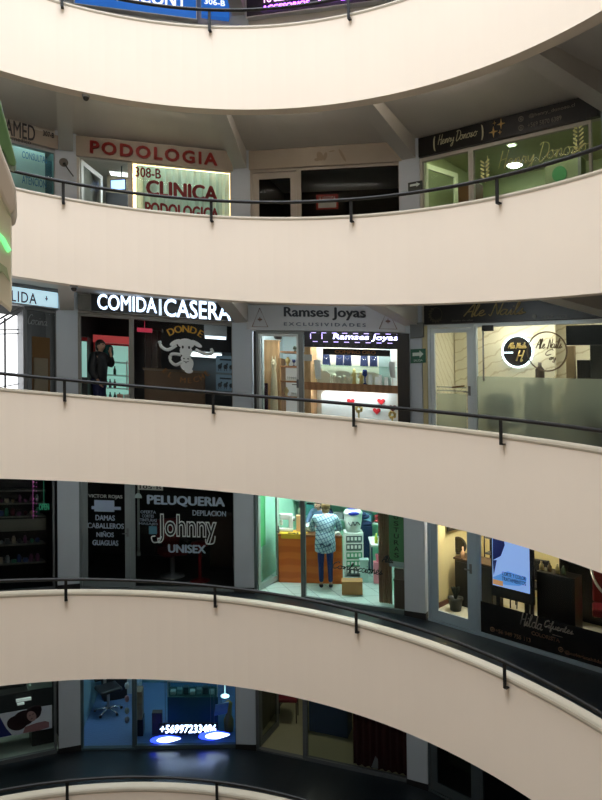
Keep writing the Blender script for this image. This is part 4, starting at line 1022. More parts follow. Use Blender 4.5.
a = px(S, 379, 348, 391, 381, .5); mb = MB(); mb.box(a[0], a[2], .5, .545, VS + .05, 1.9); mb.build('mirror_panel', mat('mirror_grey', lin(150, 170, 165), .2), S, t)
a = px(S, 391, 345, 400, 384, .5); mb = MB(); mb.box(a[0], a[2], .48, .545, VS + .05, 1.9); mb.build('white_panel', NI, S, t)
def cham(u0, u1, v0, v1, q): return [(u0, v0), (u1, v0), (u1, v1 - q), (u1 - q, v1), (u0 + q, v1), (u0, v1 - q)]
a = px(S, 321, 391, 402, 414, .3); mb = MB(); mb.prism(cham(a[0], a[2], .3, VS - .07, .1), .34, .38); part_label(mb.build('heart_panel', mat('heart_panel', lin(205, 215, 215), .5, emit=.12), S, t), 'white panel with clipped corners')
lamp(S, 2.1, .32, 1.5, .05, 42.0, (.92, .98, 1), 'slim light strip inside the top of the jewellery display', 1.97)
lamp(S, 2.1, .16, 1.4, .03, 22.0, (.92, .98, 1), 'slim light strip under the jewellery display shelf', VS - .045)
lamp(S, .9, .6, .6, .5, 15.0, (.93, .98, 1), 'ceiling light panel inside the jewellery shop door')
for i, x in enumerate((325.5, 339, 347, 363.5, 373)):
    a = px(S, x - 3.6, 354.5, x + 3.6, 364, .28); o = thing('necklace_stand', 'navy necklace stand on the glass shelf of the jewellery window', 'necklace stand', S, ((a[0] + a[2]) / 2, .3, VG + .012), 'navy necklace stands')
    uc, h = (a[0] + a[2]) / 2, .21; mb = MB(); q = .068
    mb.add([(uc - q, .29, VG + .012), (uc + q, .29, VG + .012), (uc + q, .34, VG + h), (uc - q, .34, VG + h), (uc - q, .40, VG + .012), (uc + q, .40, VG + .012)], [(0, 1, 2, 3), (1, 5, 2), (0, 3, 4), (3, 2, 5, 4), (0, 4, 5, 1)]); mb.build('stand', mat('navy_velvet', lin(22, 42, 88), .7), S, o)
    mb = MB(); mb.arc(uc, VG + .17, .035, .308, .004, math.pi, 2 * math.pi, 10); mb.build('chain', mat('silver', (.8, .8, .8), .2, 1), S, o)
WV = mat('ivory_velvet', lin(222, 222, 205), .6)
for i, (x0, x1, lb) in enumerate(((319, 330, 'ivory display arch at the left of the jewellery shelf'), (333, 352, 'wide ivory display arch in the middle of the jewellery shelf'), (366, 379, 'ivory display arch right of the gold figurines'))):
    a = px(S, x0, 368, x1, 384, .34); mb = MB(); mb.prism(cham(a[0], a[2], VS + .049, VS + .045 + .24, .07), .36, .40); tag(mb.build('display_arch', WV, S), lb, 'display stand')
for i, (x, h) in enumerate(((334, .18), (339, .14), (344, .16), (349, .13))):
    u = su(x, 380, .25)[0]; mb = MB(); v = VS + .049; mb.lathe([(.035, v), (.03, v + .015), (.012, v + .03), (.012, v + h * .6), (.04, v + h * .75), (.03, v + h)], u, .28, 10)
    tag(mb.build('ring_stand', WV, S, base=(u, .28, v)), 'small ivory ring stand before the wide ivory arch', 'ring stand', 'ivory ring stands')
for i, (x, h, lb) in enumerate(((354, .30, 'tall gold figurine at the centre of the jewellery shelf'), (361, .24, 'short gold figurine at the centre of the jewellery shelf'))):
    u = su(x, 380, .28)[0]; v = VS + .049; mb = MB(); mb.lathe([(.045, v), (.035, v + .03), (.03, v + h * .4), (.05, v + h * .6), (.03, v + h * .75), (.035, v + h * .88), (.005, v + h)], u, .3, 12)
    mb.bar((u - .06, .3, v + h * .5), (u + .05, .29, v + h * .7), .012); tag(mb.build('gold_figurine', GOLD, S, base=(u, .3, v)), lb, 'figurine')
u = su(365, 372, .25)[0]; v = VS + .049; mb = MB(); mb.lathe([(.05, v), (.015, v + .03), (.015, v + .14), (.05, v + .18), (.04, v + .27), (.01, v + .28)], u, .24, 12); tag(mb.build('blue_vase', mat('vase_blue', lin(28, 50, 120), .25), S, base=(u, .24, v)), 'small blue vase beside the gold figurines', 'vase')
for i, x in enumerate((370, 376.5, 380, 386)):
    u = su(x, 380, .18)[0]; v = VS + .049; h = .19 if i % 2 == 0 else .15; mb = MB(); mb.add([(u - .03, .16, v), (u + .03, .16, v), (u + .03, .21, v + h), (u - .03, .21, v + h), (u - .03, .25, v), (u + .03, .25, v)], [(0, 1, 2, 3), (1, 5, 2), (0, 3, 4), (3, 2, 5, 4), (0, 4, 5, 1)])
    tag(mb.build('price_card', mat('card_white', lin(232, 236, 236), .6), S, base=(u, .2, v)), 'white tent card at the right of the jewellery shelf', 'card', 'white tent cards on the jewellery shelf')
for (x0, y0, x1, y1, lb) in ((314, 360, 321, 379, 'white price sheet leaning at the left of the jewellery window'), (388.5, 362, 395.5, 378, 'white price sheet at the right of the jewellery window')):
    a = px(S, x0, y0, x1, y1, .14); mb = MB(); s = .03; mb.prism([(a[0] + s, a[1]), (a[2], a[1]), (a[2] - s * .3, a[3]), (a[0], a[3])], .14, .146); mb.bar(((a[0] + a[2]) / 2, .15, VS + .055), ((a[0] + a[2]) / 2, .15, a[1] + .02), .008)
    tag(mb.build('price_sheet', mat('card_white'), S), lb, 'sheet')
for i, (x, y, lb) in enumerate(((350.5, 401.5, 'red paper heart at the left of the white display panel'), (381, 401.5, 'red paper heart high on the white display panel'), (376.5, 411, 'red paper heart low on the white display panel'), (392.5, 408, 'dark red paper heart at the right of the white panel'))):
    u, v = su(x, y, .30); q = .07; mb = MB(); pts = []
    for k in range(28):
        g = 2 * math.pi * k / 28; pts.append((u + q * 1.1 * math.sin(g) ** 3, v + q * (13 * math.cos(g) - 5 * math.cos(2 * g) - 2 * math.cos(3 * g) - math.cos(4 * g)) / 16))
    mb.prism(pts, .315, .335); tag(mb.build('paper_heart', mat('heart_red' if i < 3 else 'heart_dark', lin(190, 28, 38) if i < 3 else lin(110, 28, 36), .5), S), lb, 'heart')
for x, y, lb in ((358.5, 410, 'small gold trophy under the jewellery shelf'), (392, 416, 'bunch of golden flowers at the right end of the jewellery window')):
    u, v = su(x, y, .2); b = .55; mb = MB(); mb.lathe([(.05, .354), (.05, .38), (.015, .42), (.015, v - .06), (.04, v)], u, .22, 10)
    for k in range(10): mb.ball(u + .05 * math.cos(k * 2.4), .22 + .03 * math.sin(k * 1.7), v + .02 + .055 * math.sin(k * 2.4), .028, n=6)
    tag(mb.build('gold_ornament', mat('pale_gold_leaf', lin(190, 175, 105), .5), S, base=(u, .22, .35)), lb, 'ornament')
mb = MB(); mb.box(U0 + .12, U1 - .05, .12, .34, .31, .35); mb.build('lower_shelf', WOOD, S, t)

# --- nail salon
S = Shop(3, 2); MARB = wave_mat('cream_marble', lin(232, 226, 200), lin(205, 194, 160), 3.2, .3, 'DIAGONAL', 5, 3, (.90, 1.0))
room(S, 2.0, MARB, mat('salon_floor', lin(120, 90, 65), .4), mat('salon_ceiling', lin(225, 220, 200), .6))
SALU = mat('salon_frame', lin(200, 210, 214), .4, .2)
r = front(S, frame=SALU, stile=.075, u0=.31, u1=S.L - .10, dl='pale framed glass door of the nail salon', wl='nail salon window with the frosted lower band', top=2.16)
mb = MB(); mb.box(.22, .31, -.05, .06, 0, 2.2); struct(mb.build('trim_3', mat('warm_strip', lin(190, 180, 140), .5), S))
t = board(S, 'shop_sign', 'black sign with gold script over the nail salon', .28, S.L - .06, 2.225, 2.56, mat('sign_black'), w0=-.09)
GS = mat('gold_script', lin(150, 130, 75), .4)
mb = MB(); mb.script('Ale Nails', S.uv(464, 314, -.09)[0], 2.335, S.uv(526, 314, -.09)[0], 2.53, -.10, .010); mb.build('lettering', GS, S, t)
mb = MB(); mb.text('diseño de uñas', .82, 2.255, 1.22, 2.285, -.10, .006); mb.text('+56 9 4522', 2.35, 2.26, 2.75, 2.29, -.10, .006); mb.disc(2.25, 2.285, .035, .035, -.10, -.09, 14); mb.build('lettering', mat('sign_small_text', lin(95, 92, 84), .5), S, t)
mb = MB(); mb.arc(.52, 2.39, .12, -.094, .005)
for k in range(9): mb.disc(.52 + .12 * math.cos(2.2 + k * .4), 2.39 + .12 * math.sin(2.2 + k * .4), .035, .013, -.098, -.09, 8, rot=2.6 + k * .4)
mb.build('leaf_wreath', mat('wreath_dim', lin(70, 66, 50), .5), S, t)
# frosted film
a = S.uv(510, 380); b = S.uv(590, 374)
mb = MB(); mb.box(1.235, S.L - .14, -.014, -.006, .08, 1.33); part_label(mb.build('frosted_film', FROST, S, r['window']), 'frosted band over the lower glass')
mb = MB(); mb.box(.47, 1.03, -.014, -.006, .18, 1.02); mb.box(.47, 1.03, -.014, -.006, 1.06, 1.08); mb.box(.47, 1.03, -.014, -.006, 1.12, 1.14); part_label(mb.build('frosted_film', FROST, S, r['door']), 'frosted film on the lower door glass')
mb = MB()
mb.bar((.80, -.07, 1.13), (1.03, -.07, 1.16), .016); mb.bar((.80, -.07, 1.13), (.80, -.02, 1.13), .012); part_label(mb.build('handle', mat('brass', lin(110, 85, 40), .3, .7), S, r['door']), 'brass door handle')
a = px(S, 482.5, 325.5, 494, 330, .0); mb = MB(); mb.box(a[0], a[2], -.03, -.012, a[1] - .02, a[3]); tag(mb.build('number_plate', BLACK, S), 'small black number plate at the top of the salon glass', 'plate')
mb = MB(); u, v0 = S.uv(485, 381); v1 = S.uv(485, 331)[1]; mb.bar((u, -.05, v0), (u, -.05, v1), .014); mb.bar((u, -.05, v0 + .05), (u, 0, v0 + .05), .01); mb.bar((u, -.05, v1 - .05), (u, 0, v1 - .05), .01)
part_label(mb.build('pull_bar', GREY, S, r['window']), 'long steel pull bar')
uc, vc = S.uv(547, 351.5); mb = MB(); mb.arc(uc, vc, .305, -.012, .012, n=48); part_label(mb.build('logo_ring', mat('logo_taupe', lin(120, 105, 80), .5), S, r['window']), 'thin ring logo on the glass')
mb = MB(); mb.script('Ale Nails', uc - .17, vc + .05, uc + .24, vc + .20, -.012, .008); mb.script('C', uc - .02, vc - .06, uc + .10, vc + .03, -.012, .007); mb.script('by', uc + .04, vc - .17, uc + .14, vc - .09, -.012, .006); mb.build('lettering', mat('logo_taupe'), S, r['window'])
# neon disc on the marble wall
Wn = 1.30; uc, vc = S.uv(517.5, 351.5, Wn); e = S.uv(533, 351.5, Wn)[0] - uc
t = thing('neon_sign', 'round black salon sign with a glowing white neon ring', 'sign', S, (uc, Wn, vc - e))
mb = MB(); mb.disc(uc, vc, e * .95, e * .95, Wn, Wn + .03, 40); mb.build('disc', BLACK, S, t)
mb = MB(); mb.arc(uc, vc, e, Wn - .01, .016, n=48); part_label(mb.build('neon_ring', mat('neon_white', (.8, .92, 1), .4, emit=3.2, ecol=(.74, .90, 1)), S, t), 'glowing white ring')
mb = MB(); mb.script('Ale Nails', uc - e * .6, vc + .06, uc + e * .6, vc + e * .55, Wn - .008, .012); mb.script('H', uc - .02, vc - e * .6, uc + e * .45, vc + .02, Wn - .008, .014); part_label(mb.build('lettering', GOLD, S, t), 'gold script on the black disc')
mb = MB(); mb.bar((uc - e * .9, Wn - .012, vc - .02), (uc - e * .3, Wn - .012, vc - .02), .012); mb.build('neon_dash', mat('neon_white'), S, t)
mb = MB(); mb.box(.12, 2.05, Wn + .03, Wn + .08, .03, CLEAR - .05); struct(mb.build('wall_feature', MARB, S))
lamp(S, 1.6, .8, 1.2, .3, 8.5, (1, .95, .80), 'ceiling light panel over the nail salon entrance')
lamp(S, 2.7, 1.2, .6, .3, 9.0, (1, .95, .82), 'ceiling light panel over the nail salon desk')
a = px(S, 566, 323, 602, 345, .15); mb = MB(); mb.box(a[0], S.L - .12, .15, .20, a[1], 2.15); tag(mb.build('roller_blind', mat('black_blind', lin(26, 30, 32), .5), S), 'black roller blind at the top right of the salon window', 'blind')
mb = MB(); a = px(S, 534, 362.5, 546, 380, Wn - .3); mb.lathe([(.06, a[1] - .4), (.075, a[1] - .1), (.075, a[3] - .12), (.03, a[3] - .06), (.03, a[3])], (a[0] + a[2]) / 2, Wn - .3, 12)
tag(mb.build('dispenser_bottle', mat('bottle_dark', lin(62, 50, 40), .4), S), 'dark dispenser bottle seen under the ring logo', 'bottle')
BKS = mat('salon_black', lin(34, 36, 38), .45)
o, q = pbox(S, 'reception_desk', 'tall black cabinet behind the frosted salon glass', 'cabinet', 525, 384, 545, 446, .5, .85, BKS, floor=.03)
vtop = q[3]; mb = MB()
tag(o, None, None)
# chairs behind the frosted glass
def salon_chair(F, label):
    t = thing('salon_chair', label, 'chair', F, (0, 0, 0), 'black salon chairs')
    mb = MB(); mb.box(-.24, .24, -.22, .24, .44, .54); mb.build('seat', BKS, F, t, bevel=.03)
    mb = MB(); mb.prism([(-.22, .56), (.22, .56), (.26, .75), (.24, .95), (.14, 1.02), (-.14, 1.02), (-.24, .95), (-.26, .75)], -.26, -.17); mb.build('backrest', BKS, F, t, bevel=.03)
    mb = MB(); mb.box(-.04, .04, -.22, -.18, .45, .60); mb.bar((0, 0, .07), (0, 0, .45), .03); mb.build('column', GREY, F, t)
    for k in range(5):
        mb = MB(); g = k * 1.257; mb.bar((0, 0, .08), (.27 * math.cos(g), .27 * math.sin(g), .05), .018); mb.ball(.27 * math.cos(g), .27 * math.sin(g), .03, .03, n=8); mb.build('leg', GREY, F, t)
a = S.uv(505, 430, .45); salon_chair(S.spot(a[0], .45, .03 + 0), 'rounded black chair behind the frosted glass near the salon door')
t = thing('salon_desk', 'dark low desk behind the frosted glass', 'desk', S, (2.45, .7, .03)); mb = MB(); mb.box(2.25, 2.55, .5, .82, .72, .76); mb.build('table_top', BKS, S, t)
for a, b in ((2.28, .53), (2.52, .53), (2.28, .79), (2.52, .79)):
    mb = MB(); mb.box(a - .02, a + .02, b - .02, b + .02, .03, .72); mb.build('leg', BKS, S, t)
a = S.uv(598, 410, .35); F = S.spot(2.85, .42, .03, 1.2); salon_chair(F, 'black chair behind the frosted glass at the right edge')
mb = MB(); u = S.uv(574, 400, .7)[0]; u = 2.42; mb.lathe([(.05, .763), (.02, .78), (.02, .95), (.05, 1.0), (.05, 1.08), (.01, 1.1)], u, .66, 10); tag(mb.build('desk_lamp', BKS, S, base=(u, .66, .76)), 'dark lamp on the low salon desk', 'lamp')
for (x0, y0, x1, y1, w0, w1, c, nm, lb, cat) in ((566, 346, 574, 378, 1.0, 1.1, (150, 128, 92), 'wooden_post', 'tan door post in the back of the salon', 'post'), (577, 360, 590, 378, 1.1, 1.4, (52, 50, 46), 'side_cabinet', 'dark cabinet at the back right of the salon', 'cabinet'), (590, 345, 603, 378, .9, 1.3, (48, 50, 48), 'tall_cupboard', 'tall dark cupboard at the right edge of the salon', 'cupboard')):
    pbox(S, nm, lb, cat, x0, y0, x1, y1, w0, w1, mat(nm, lin(*c), .5), floor=.03)

# ================================================================== lower storey
# --- dim corner shop with trinkets
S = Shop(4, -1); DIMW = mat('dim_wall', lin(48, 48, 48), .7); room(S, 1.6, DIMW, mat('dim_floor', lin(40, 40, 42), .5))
r = front(S, door=None, glass=SMOKE, frame=ALU_D, u1=3.05, wl='dim shop window full of trinkets at the left edge')
t = thing('display_shelves', 'dark display shelves in the dim trinket window', 'shelf', S, (2.4, .45, .03))
mb = MB(); mb.box(1.5, 2.95, .66, .69, .03, 2.1); mb.build('back', BLACK, S, t)
SV = [.45, .80, 1.07, 1.32, 1.56, 1.80]
for v in SV:
    mb = MB(); mb.box(1.5, 2.95, .32, .66, v - .012, v + .012); mb.build('shelf', mat('shelf_grey', lin(120, 118, 108), .4), S, t)
mb = MB(); mb.box(1.5, 2.95, .30, .32, 1.08, 1.28); mb.build('front_board', mat('shelf_board', lin(118, 114, 102), .5), S, t)
rn = random.Random(11)
PAL = [(150, 158, 160), (110, 60, 95), (60, 130, 105), (52, 70, 120), (165, 150, 130), (95, 40, 50), (70, 74, 78), (140, 120, 90)]
for si, v in enumerate(SV[:-1]):
    if si == 2: continue
    for k in range(9):
        u = 1.98 + k * .105 + rn.uniform(-.010, .010); c = rn.choice(PAL); q = rn.uniform(.030, .046); kd = rn.choice('bjd'); mb = MB(); b = v + .015
        if kd == 'b': mb.lathe([(.02, b), (q * .6, b + .01), (q, b + q), (q * .8, b + 1.7 * q), (.008, b + 2 * q)], u, .42, 10)
        elif kd == 'j': mb.lathe([(q, b), (q, b + .10), (q * .6, b + .12), (q * .6, b + .14)], u, .42, 10)
        else: mb.box(u - q, u + q, .38, .46, b, b + rn.uniform(.05, .12)); mb.box(u - q - .003, u + q + .003, .377, .463, b + .03, b + .04)
        tag(mb.build('trinket', mat('trinket_%d' % sum(c), lin(*c), .35), S, base=(u, .42, b)), 'small trinket on the shelves of the dim corner shop', 'trinket', 'trinkets in the dim corner shop')
mb = MB()
for i in range(9):
    if i in (3, 6): continue
    u, v = S.uv(33.6, 482 + i * 4.2, .2); mb.ball(u, .2, v, .014, n=6); mb.ball(u + .05, .2, v - .01, .010, n=6)
u, v = S.uv(33, 484, .2); v2 = S.uv(33, 519, .2)[1]; mb.bar((u, .21, v2), (u, .21, 2.12), .004)
tag(mb.build('light_string', mat('pink_led', (.8, .2, .6), .4, emit=.30, ecol=(.75, .18, .6)), S), 'string of tiny pink lights hanging in the dim trinket window', 'lights')
a = px(S, 39, 504, 49, 510, .2); mb = MB(); mb.text('OPEN', a[0], a[1], a[2], a[3], .2, .02, .01); mb.bar((a[0], .215, a[3]), (a[2], .215, a[3]), .004); mb.bar(((a[0] + a[2]) / 2, .215, a[3]), ((a[0] + a[2]) / 2, .215, 2.12), .004)
tag(mb.build('glow_sign', mat('green_led', lin(60, 150, 110), .4, emit=.25, ecol=(.1, .6, .35)), S), 'tiny green lit sign in the dim trinket window', 'sign')

# --- hairdresser
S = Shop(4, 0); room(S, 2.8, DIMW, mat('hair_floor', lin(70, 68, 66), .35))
HF = mat('hair_frame', lin(118, 128, 132), .4, .2)
r = front(S, frame=HF, glass=SMOKE, stile=.10, u0=.20, dl='closed grey framed glass door of the hairdresser', wl='dark hairdresser window with white lettering')
Lm = mat('vinyl_blue_white', lin(178, 196, 215), .5)
vinyl(S, r['window'], [('PELUQUERIA', 147, 496, 225, 507)], Lm, bold=.05, label='large white PELUQUERIA lettering')
vinyl(S, r['window'], [('DEPILACION', 192.5, 510.5, 226, 516)], Lm, bold=.03, label='white DEPILACION lettering')
vinyl(S, r['window'], [('UNISEX', 168, 544.5, 206, 553)], Lm, bold=.05, label='white UNISEX lettering')
vinyl(S, r['window'], [('OFERTA', 140.5, 510.5, 156, 513.5), ('CORTES', 142, 514.5, 154, 517.5), ('TINTURAS', 140, 518.5, 157, 521.5), ('MASAJES', 139, 522.5, 158, 525.5)], Lm, bold=.02, label='small white list of services')
NP = mat('number_plate_beige', lin(165, 168, 160), .5)
a = px(S, 138, 484, 163, 490); mb = MB(); mb.box(a[0], a[2], -.012, -.007, a[1], a[3]); o = mb.build('number_sticker', NP, S, r['window'])
mb = MB(); mb.text('105-B', a[0] + .03, a[1] + .02, a[2] - .03, a[3] - .02, -.012, .004, .02); mb.build('lettering', mat('text_black', (.02, .02, .02), .5), S, o)
mb = MB(); j = px(S, 158, 515, 216, 543)
mb.text('Johnny', j[0], j[1], j[2], j[3], -.010, .004, .02); part_label(mb.build('lettering', mat('johnny_dark', lin(22, 26, 28), .5), S, r['window']), 'dark fill of the Johnny lettering')
mb = MB(); mb.text('Johnny', j[0] - .015, j[1] - .015, j[2] + .015, j[3] + .015, -.013, .01, .02, 0, .022); part_label(mb.build('lettering', mat('johnny_white', lin(205, 212, 212), .5), S, r['window']), 'white outline of the Johnny lettering'); mb = MB(); mb.tube(smooth([(j[0] + .06, -.013, j[1] + .12), (j[0] + .02, -.013, j[1] + .02), (j[0] - .09, -.013, j[1] + .0), (j[0] - .12, -.013, j[1] + .10), (j[0] - .05, -.013, j[1] + .12)]), .012, 5); mb.build('swirl', mat('johnny_white'), S, r['window']); mb = MB()
mb.tube(smooth([(j[2] - .02, -.013, j[1] + .15), (j[2] - .05, -.013, j[1] + .01), (j[2] - .18, -.013, j[1] + .0), (j[2] - .2, -.013, j[1] + .09)]), .012, 5)
mb.build('swirl', mat('johnny_white'), S, r['window'])
mb = MB(); a = px(S, 134.5, 493, 142, 498); mb.prism([(a[0] + (a[2] - a[0]) / 2 * (1 + math.cos(g)), a[1] + (a[3] - a[1]) * math.sin(g)) for g in [math.pi * i / 10 for i in range(11)]], -.012, -.007); mb.build('sticker', mat('sticker_grey', lin(130, 150, 150), .5), S, r['window'])
vinyl(S, r['door'], [('DAMAS', 95.5, 515, 115, 520.5), ('CABALLEROS', 87.5, 523, 124, 528.5), ('NIÑOS', 96.5, 531, 114, 537), ('GUAGUAS', 92.5, 540, 118.5, 545.5)], Lm, bold=.04, label='white list of clients on the door')
vinyl(S, r['door'], [('VICTOR ROJAS', 88.5, 494.5, 122.5, 499)], mat('johnny_white'), bold=.03, label='white name lettering on the door', w=-.012)
a = px(S, 94.5, 500, 114.5, 511.5); mb = MB(); mb.box(a[0], a[2], -.024, -.021, a[1], a[3]); mb.box(a[0] - .05, a[2] + .12, -.022, -.02, a[1] + .04, a[1] + .10)
tag(mb.build('paper_notice', mat('paper_blue', lin(150, 168, 195), .6), S), 'bluish paper notice taped to the hairdresser door', 'paper')
mb = MB(); a = px(S, 149, 526, 157, 534); mb.box(a[0], a[2], -.012, -.007, a[1], a[3]); mb.build('sticker', mat('sticker_teal', lin(50, 105, 125), .5), S, r['window'])
t = thing('barber_chair', 'dark red styling chair behind the hairdresser lettering', 'chair', S, (2.0, .9, .03)); Fc = S.spot(1.85, .9, .03, .4); DR = mat('dark_red', lin(110, 22, 30), .45)
mb = MB(); mb.box(-.25, .25, -.25, .25, .45, .57); mb.build('seat', DR, Fc, t, bevel=.03)
mb = MB(); mb.box(-.24, .24, .22, .32, .57, 1.15); mb.build('backrest', DR, Fc, t, bevel=.03)
for s in (-1, 1): mb = MB(); mb.box(s * .30 - .03, s * .30 + .03, -.2, .25, .68, .73); mb.bar((s * .3, .2, .5), (s * .3, .2, .7), .02); mb.build('armrest', BLACK, Fc, t)
mb = MB(); mb.lathe([(.25, 0), (.25, .03), (.05, .06), (.05, .45)]); mb.build('pedestal', GREY, Fc, t)
t = thing('red_stool', 'tall dark red stool standing at the right behind the hairdresser window', 'stool', S, (2.6, .6, .03)); Fc = S.spot(S.uv(200, 570, .6)[0], .6, .03)
mb = MB(); mb.lathe([(.17, .70), (.18, .74), (.17, .78), (.01, .79)]); mb.build('seat', DR, Fc, t)
mb = MB(); mb.lathe([(.20, 0), (.20, .02), (.035, .05), (.035, .70)]); mb.build('pedestal', mat('stool_red', lin(130, 20, 30), .4), Fc, t)
for x, lb in ((138.5, 'unlit white tube lamp behind the left edge of the hairdresser window'), (235, 'unlit white tube lamp behind the right edge of the hairdresser window')):
    u = S.uv(x, 520, .08)[0]; mb = MB(); mb.tube([(u, .08, .70), (u, .08, 2.0)], .024, 8); mb.box(u - .03, u + .03, .06, .10, .62, .70); mb.box(u - .03, u + .03, .06, .10, 2.0, 2.15); tag(mb.build('tube_lamp', mat('unlit_tube', lin(165, 172, 165), .4), S), lb, 'lamp')
pbox(S, 'mirror_cabinet', 'brown cabinet at the back right of the hairdresser', 'cabinet', 210, 515, 232, 545, 1.8, 2.2, mat('dim_brown', lin(80, 58, 48), .5), floor=.03)

# --- alteration shop with the customer
S = Shop(4, 1); GW = mat('mint_wall', lin(150, 208, 182), .6)
room(S, 3.2, GW, tile_mat('white_tiles', lin(205, 225, 220), lin(198, 220, 216), lin(140, 160, 158), .42, .25), mat('mint_ceiling', lin(205, 225, 215), .6))
r = front(S, door='open', ang=1.42, leafcol=mat('pale_alu', lin(165, 180, 172), .4, .2), frame=mat('frame_mint_grey', lin(95, 108, 108), .4, .2), dl='open glass door of the lit alteration shop', wl='lit alteration shop window with black script')
lamp(S, 1.3, 1.0, 1.4, .3, 19.0, (.86, 1, .97), 'ceiling light panel near the front of the alteration shop')
lamp(S, 1.7, 2.4, 1.4, .3, 15.0, (.86, 1, .97), 'ceiling light panel at the back of the alteration shop')
CR = math.atan2(.44, 1.21); Fk = S.spot(.10, .66, .03, CR); Fk.slope = S.slope * math.cos(CR)
t = thing('shop_counter', 'long orange brown wooden counter in the alteration shop', 'counter', Fk, (0, 0, 0))
OW = wave_mat('orange_wood', lin(214, 112, 42), lin(202, 98, 34), 1.2, .4, 'Z', 3)
mb = MB(); mb.box(.345, 1.64, 0, .50, .0, .95); mb.build('body', OW, Fk, t, bevel=.006)
mb = MB(); mb.box(.335, 1.66, -.03, .52, .95, .985); mb.build('worktop', mat('counter_edge', lin(150, 90, 50), .4), Fk, t, bevel=.005)
mb = MB(); mb.box(1.64, 1.66, 0, .5, 0, .95); mb.build('end_panel', mat('counter_end', lin(190, 120, 70), .5), Fk, t)
mb = MB(); pts = [(.37, -.03), (.86, -.025), (.98, .20), (.80, .36), (.40, .38)]
n = len(pts); mb.v = [(a, b, .988) for a, b in pts] + [(a, b, .998) for a, b in pts]; mb.f = [tuple(range(n - 1, -1, -1)), tuple(range(n, 2 * n))] + [(i, (i + 1) % n, n + (i + 1) % n, n + i) for i in range(n)]; mb.sm = [False] * (n + 2)
mb.box(.40, .80, -.045, -.035, .90, .99)
tag(mb.build('yellow_cloth', mat('yellow_cloth', lin(205, 165, 40), .8), Fk), 'yellow cloth spread on the counter left of the customer', 'cloth')
CT = .987
def on_counter(name, label, cat, u, w, mbf, m):
    mb = MB(); mbf(mb); tag(mb.build(name, m, Fk, base=(u, w, CT)), label, cat)
t = thing('sewing_machine', 'white sewing machine on the counter left of the customer', 'sewing machine', Fk, (.45, .25, 1.0))
mb = MB(); mb.box(.37, .66, .17, .34, 1.0, 1.06); mb.build('bed', WHITE, Fk, t, bevel=.01)
mb = MB(); mb.box(.57, .66, .18, .33, 1.06, 1.34); mb.box(.38, .66, .19, .32, 1.24, 1.36); mb.box(.38, .45, .20, .31, 1.12, 1.24); mb.build('arm', WHITE, Fk, t, bevel=.02)
mb = MB(); mb.lathe([(.05, -.02), (.055, 0), (.05, .02)], 0, 0, 12); vs = [(.68 + z, .255 + y, 1.26 + x) for x, y, z in mb.v]; mb.v = vs; mb.build('hand_wheel', GREY, Fk, t)
mb = MB(); mb.bar((.41, .255, 1.06), (.41, .255, 1.13), .006); mb.build('needle_bar', GREY, Fk, t)
on_counter('carton', 'beige carton standing beside the white sewing machine', 'carton', .74, .3, lambda m: (m.box(.73, .82, .24, .34, CT + .014, 1.33), m.box(.725, .825, .235, .345, 1.25, 1.26)), mat('carton_beige', lin(205, 165, 120), .6))
on_counter('folded_fabric', 'pale folded fabric heap on the counter between the door post and the customer', 'fabric', .98, .25, lambda m: [m.ball(.98 + .05 * math.cos(k * 2), .28 + .04 * math.sin(k * 3), 1.05 + .03 * k, .12 - .012 * k, .10, .05) for k in range(4)], mat('fabric_white', lin(205, 225, 228), .8))
on_counter('paper_stack', 'stack of white papers at the right end of the counter', 'papers', 1.5, .2, lambda m: [m.box(1.53 + .006 * k, 1.635 - .004 * k, .05, .30, CT + .012 * k, CT + .012 * k + .01) for k in range(5)], mat('paper_white', lin(225, 232, 230), .6))
on_counter('scissors', 'dark scissors lying on the yellow cloth', 'scissors', .6, .0, lambda m: (m.bar((.55, -.02, 1.006), (.70, .05, 1.006), .008), m.bar((.55, .05, 1.006), (.70, -.02, 1.006), .008), m.tube([(.74 + .02 * math.cos(g), .06 + .02 * math.sin(g), 1.006) for g in [i * .628 for i in range(10)]], .005, 5, True), m.tube([(.74 + .02 * math.cos(g), -.03 + .02 * math.sin(g), 1.006) for g in [i * .628 for i in range(10)]], .005, 5, True)), BLACK)
# customer seen from behind, leaning on the counter
F = S.spot(1.40, .82, .03, .22)
J = dict(pelvis=(0, -.02, .87), waist=(0, .02, 1.04), chest=(0, .12, 1.26), neck=(0, .22, 1.42), hb=(0, .26, 1.47), hc=(.01, .30, 1.545), ht=(.01, .29, 1.615),
         sl=(-.20, .13, 1.37), sr=(.20, .13, 1.37), el=(-.30, .20, 1.15), er=(.31, .20, 1.15), wl=(-.17, .42, 1.078), wr=(.18, .42, 1.078),
         hl=(-.085, -.01, .83), hr=(.085, -.01, .83), kl=(-.09, .02, .46), kr=(.095, .01, .46), al=(-.085, -.02, .08), ar=(.10, -.02, .08), tl=(-.10, .10, .035), tr=(.12, .10, .035))
PL = mat('plaid_shirt', lin(178, 214, 222), .7); nt = PL.node_tree; L_ = nt.links
br = nt.nodes.new('ShaderNodeTexBrick'); br.offset = 0; br.inputs['Scale'].default_value = 1; br.inputs['Brick Width'].default_value = .055; br.inputs['Row Height'].default_value = .075; br.inputs['Mortar Size'].default_value = .006
br.inputs['Color1'].default_value = (*lin(178, 212, 222), 1); br.inputs['Color2'].default_value = (*lin(165, 200, 214), 1); br.inputs['Mortar'].default_value = (*lin(70, 108, 140), 1)
mp = nt.nodes.new('ShaderNodeMapping'); mp.inputs['Rotation'].default_value = (math.pi / 2, 0, .35)
tcn = [n for n in nt.nodes if n.type == 'TEX_COORD'][0]; L_.new(tcn.outputs['Object'], mp.inputs['Vector']); L_.new(mp.outputs[0], br.inputs['Vector']); L_.new(br.outputs['Color'], nt.nodes['Principled BSDF'].inputs['Base Color'])
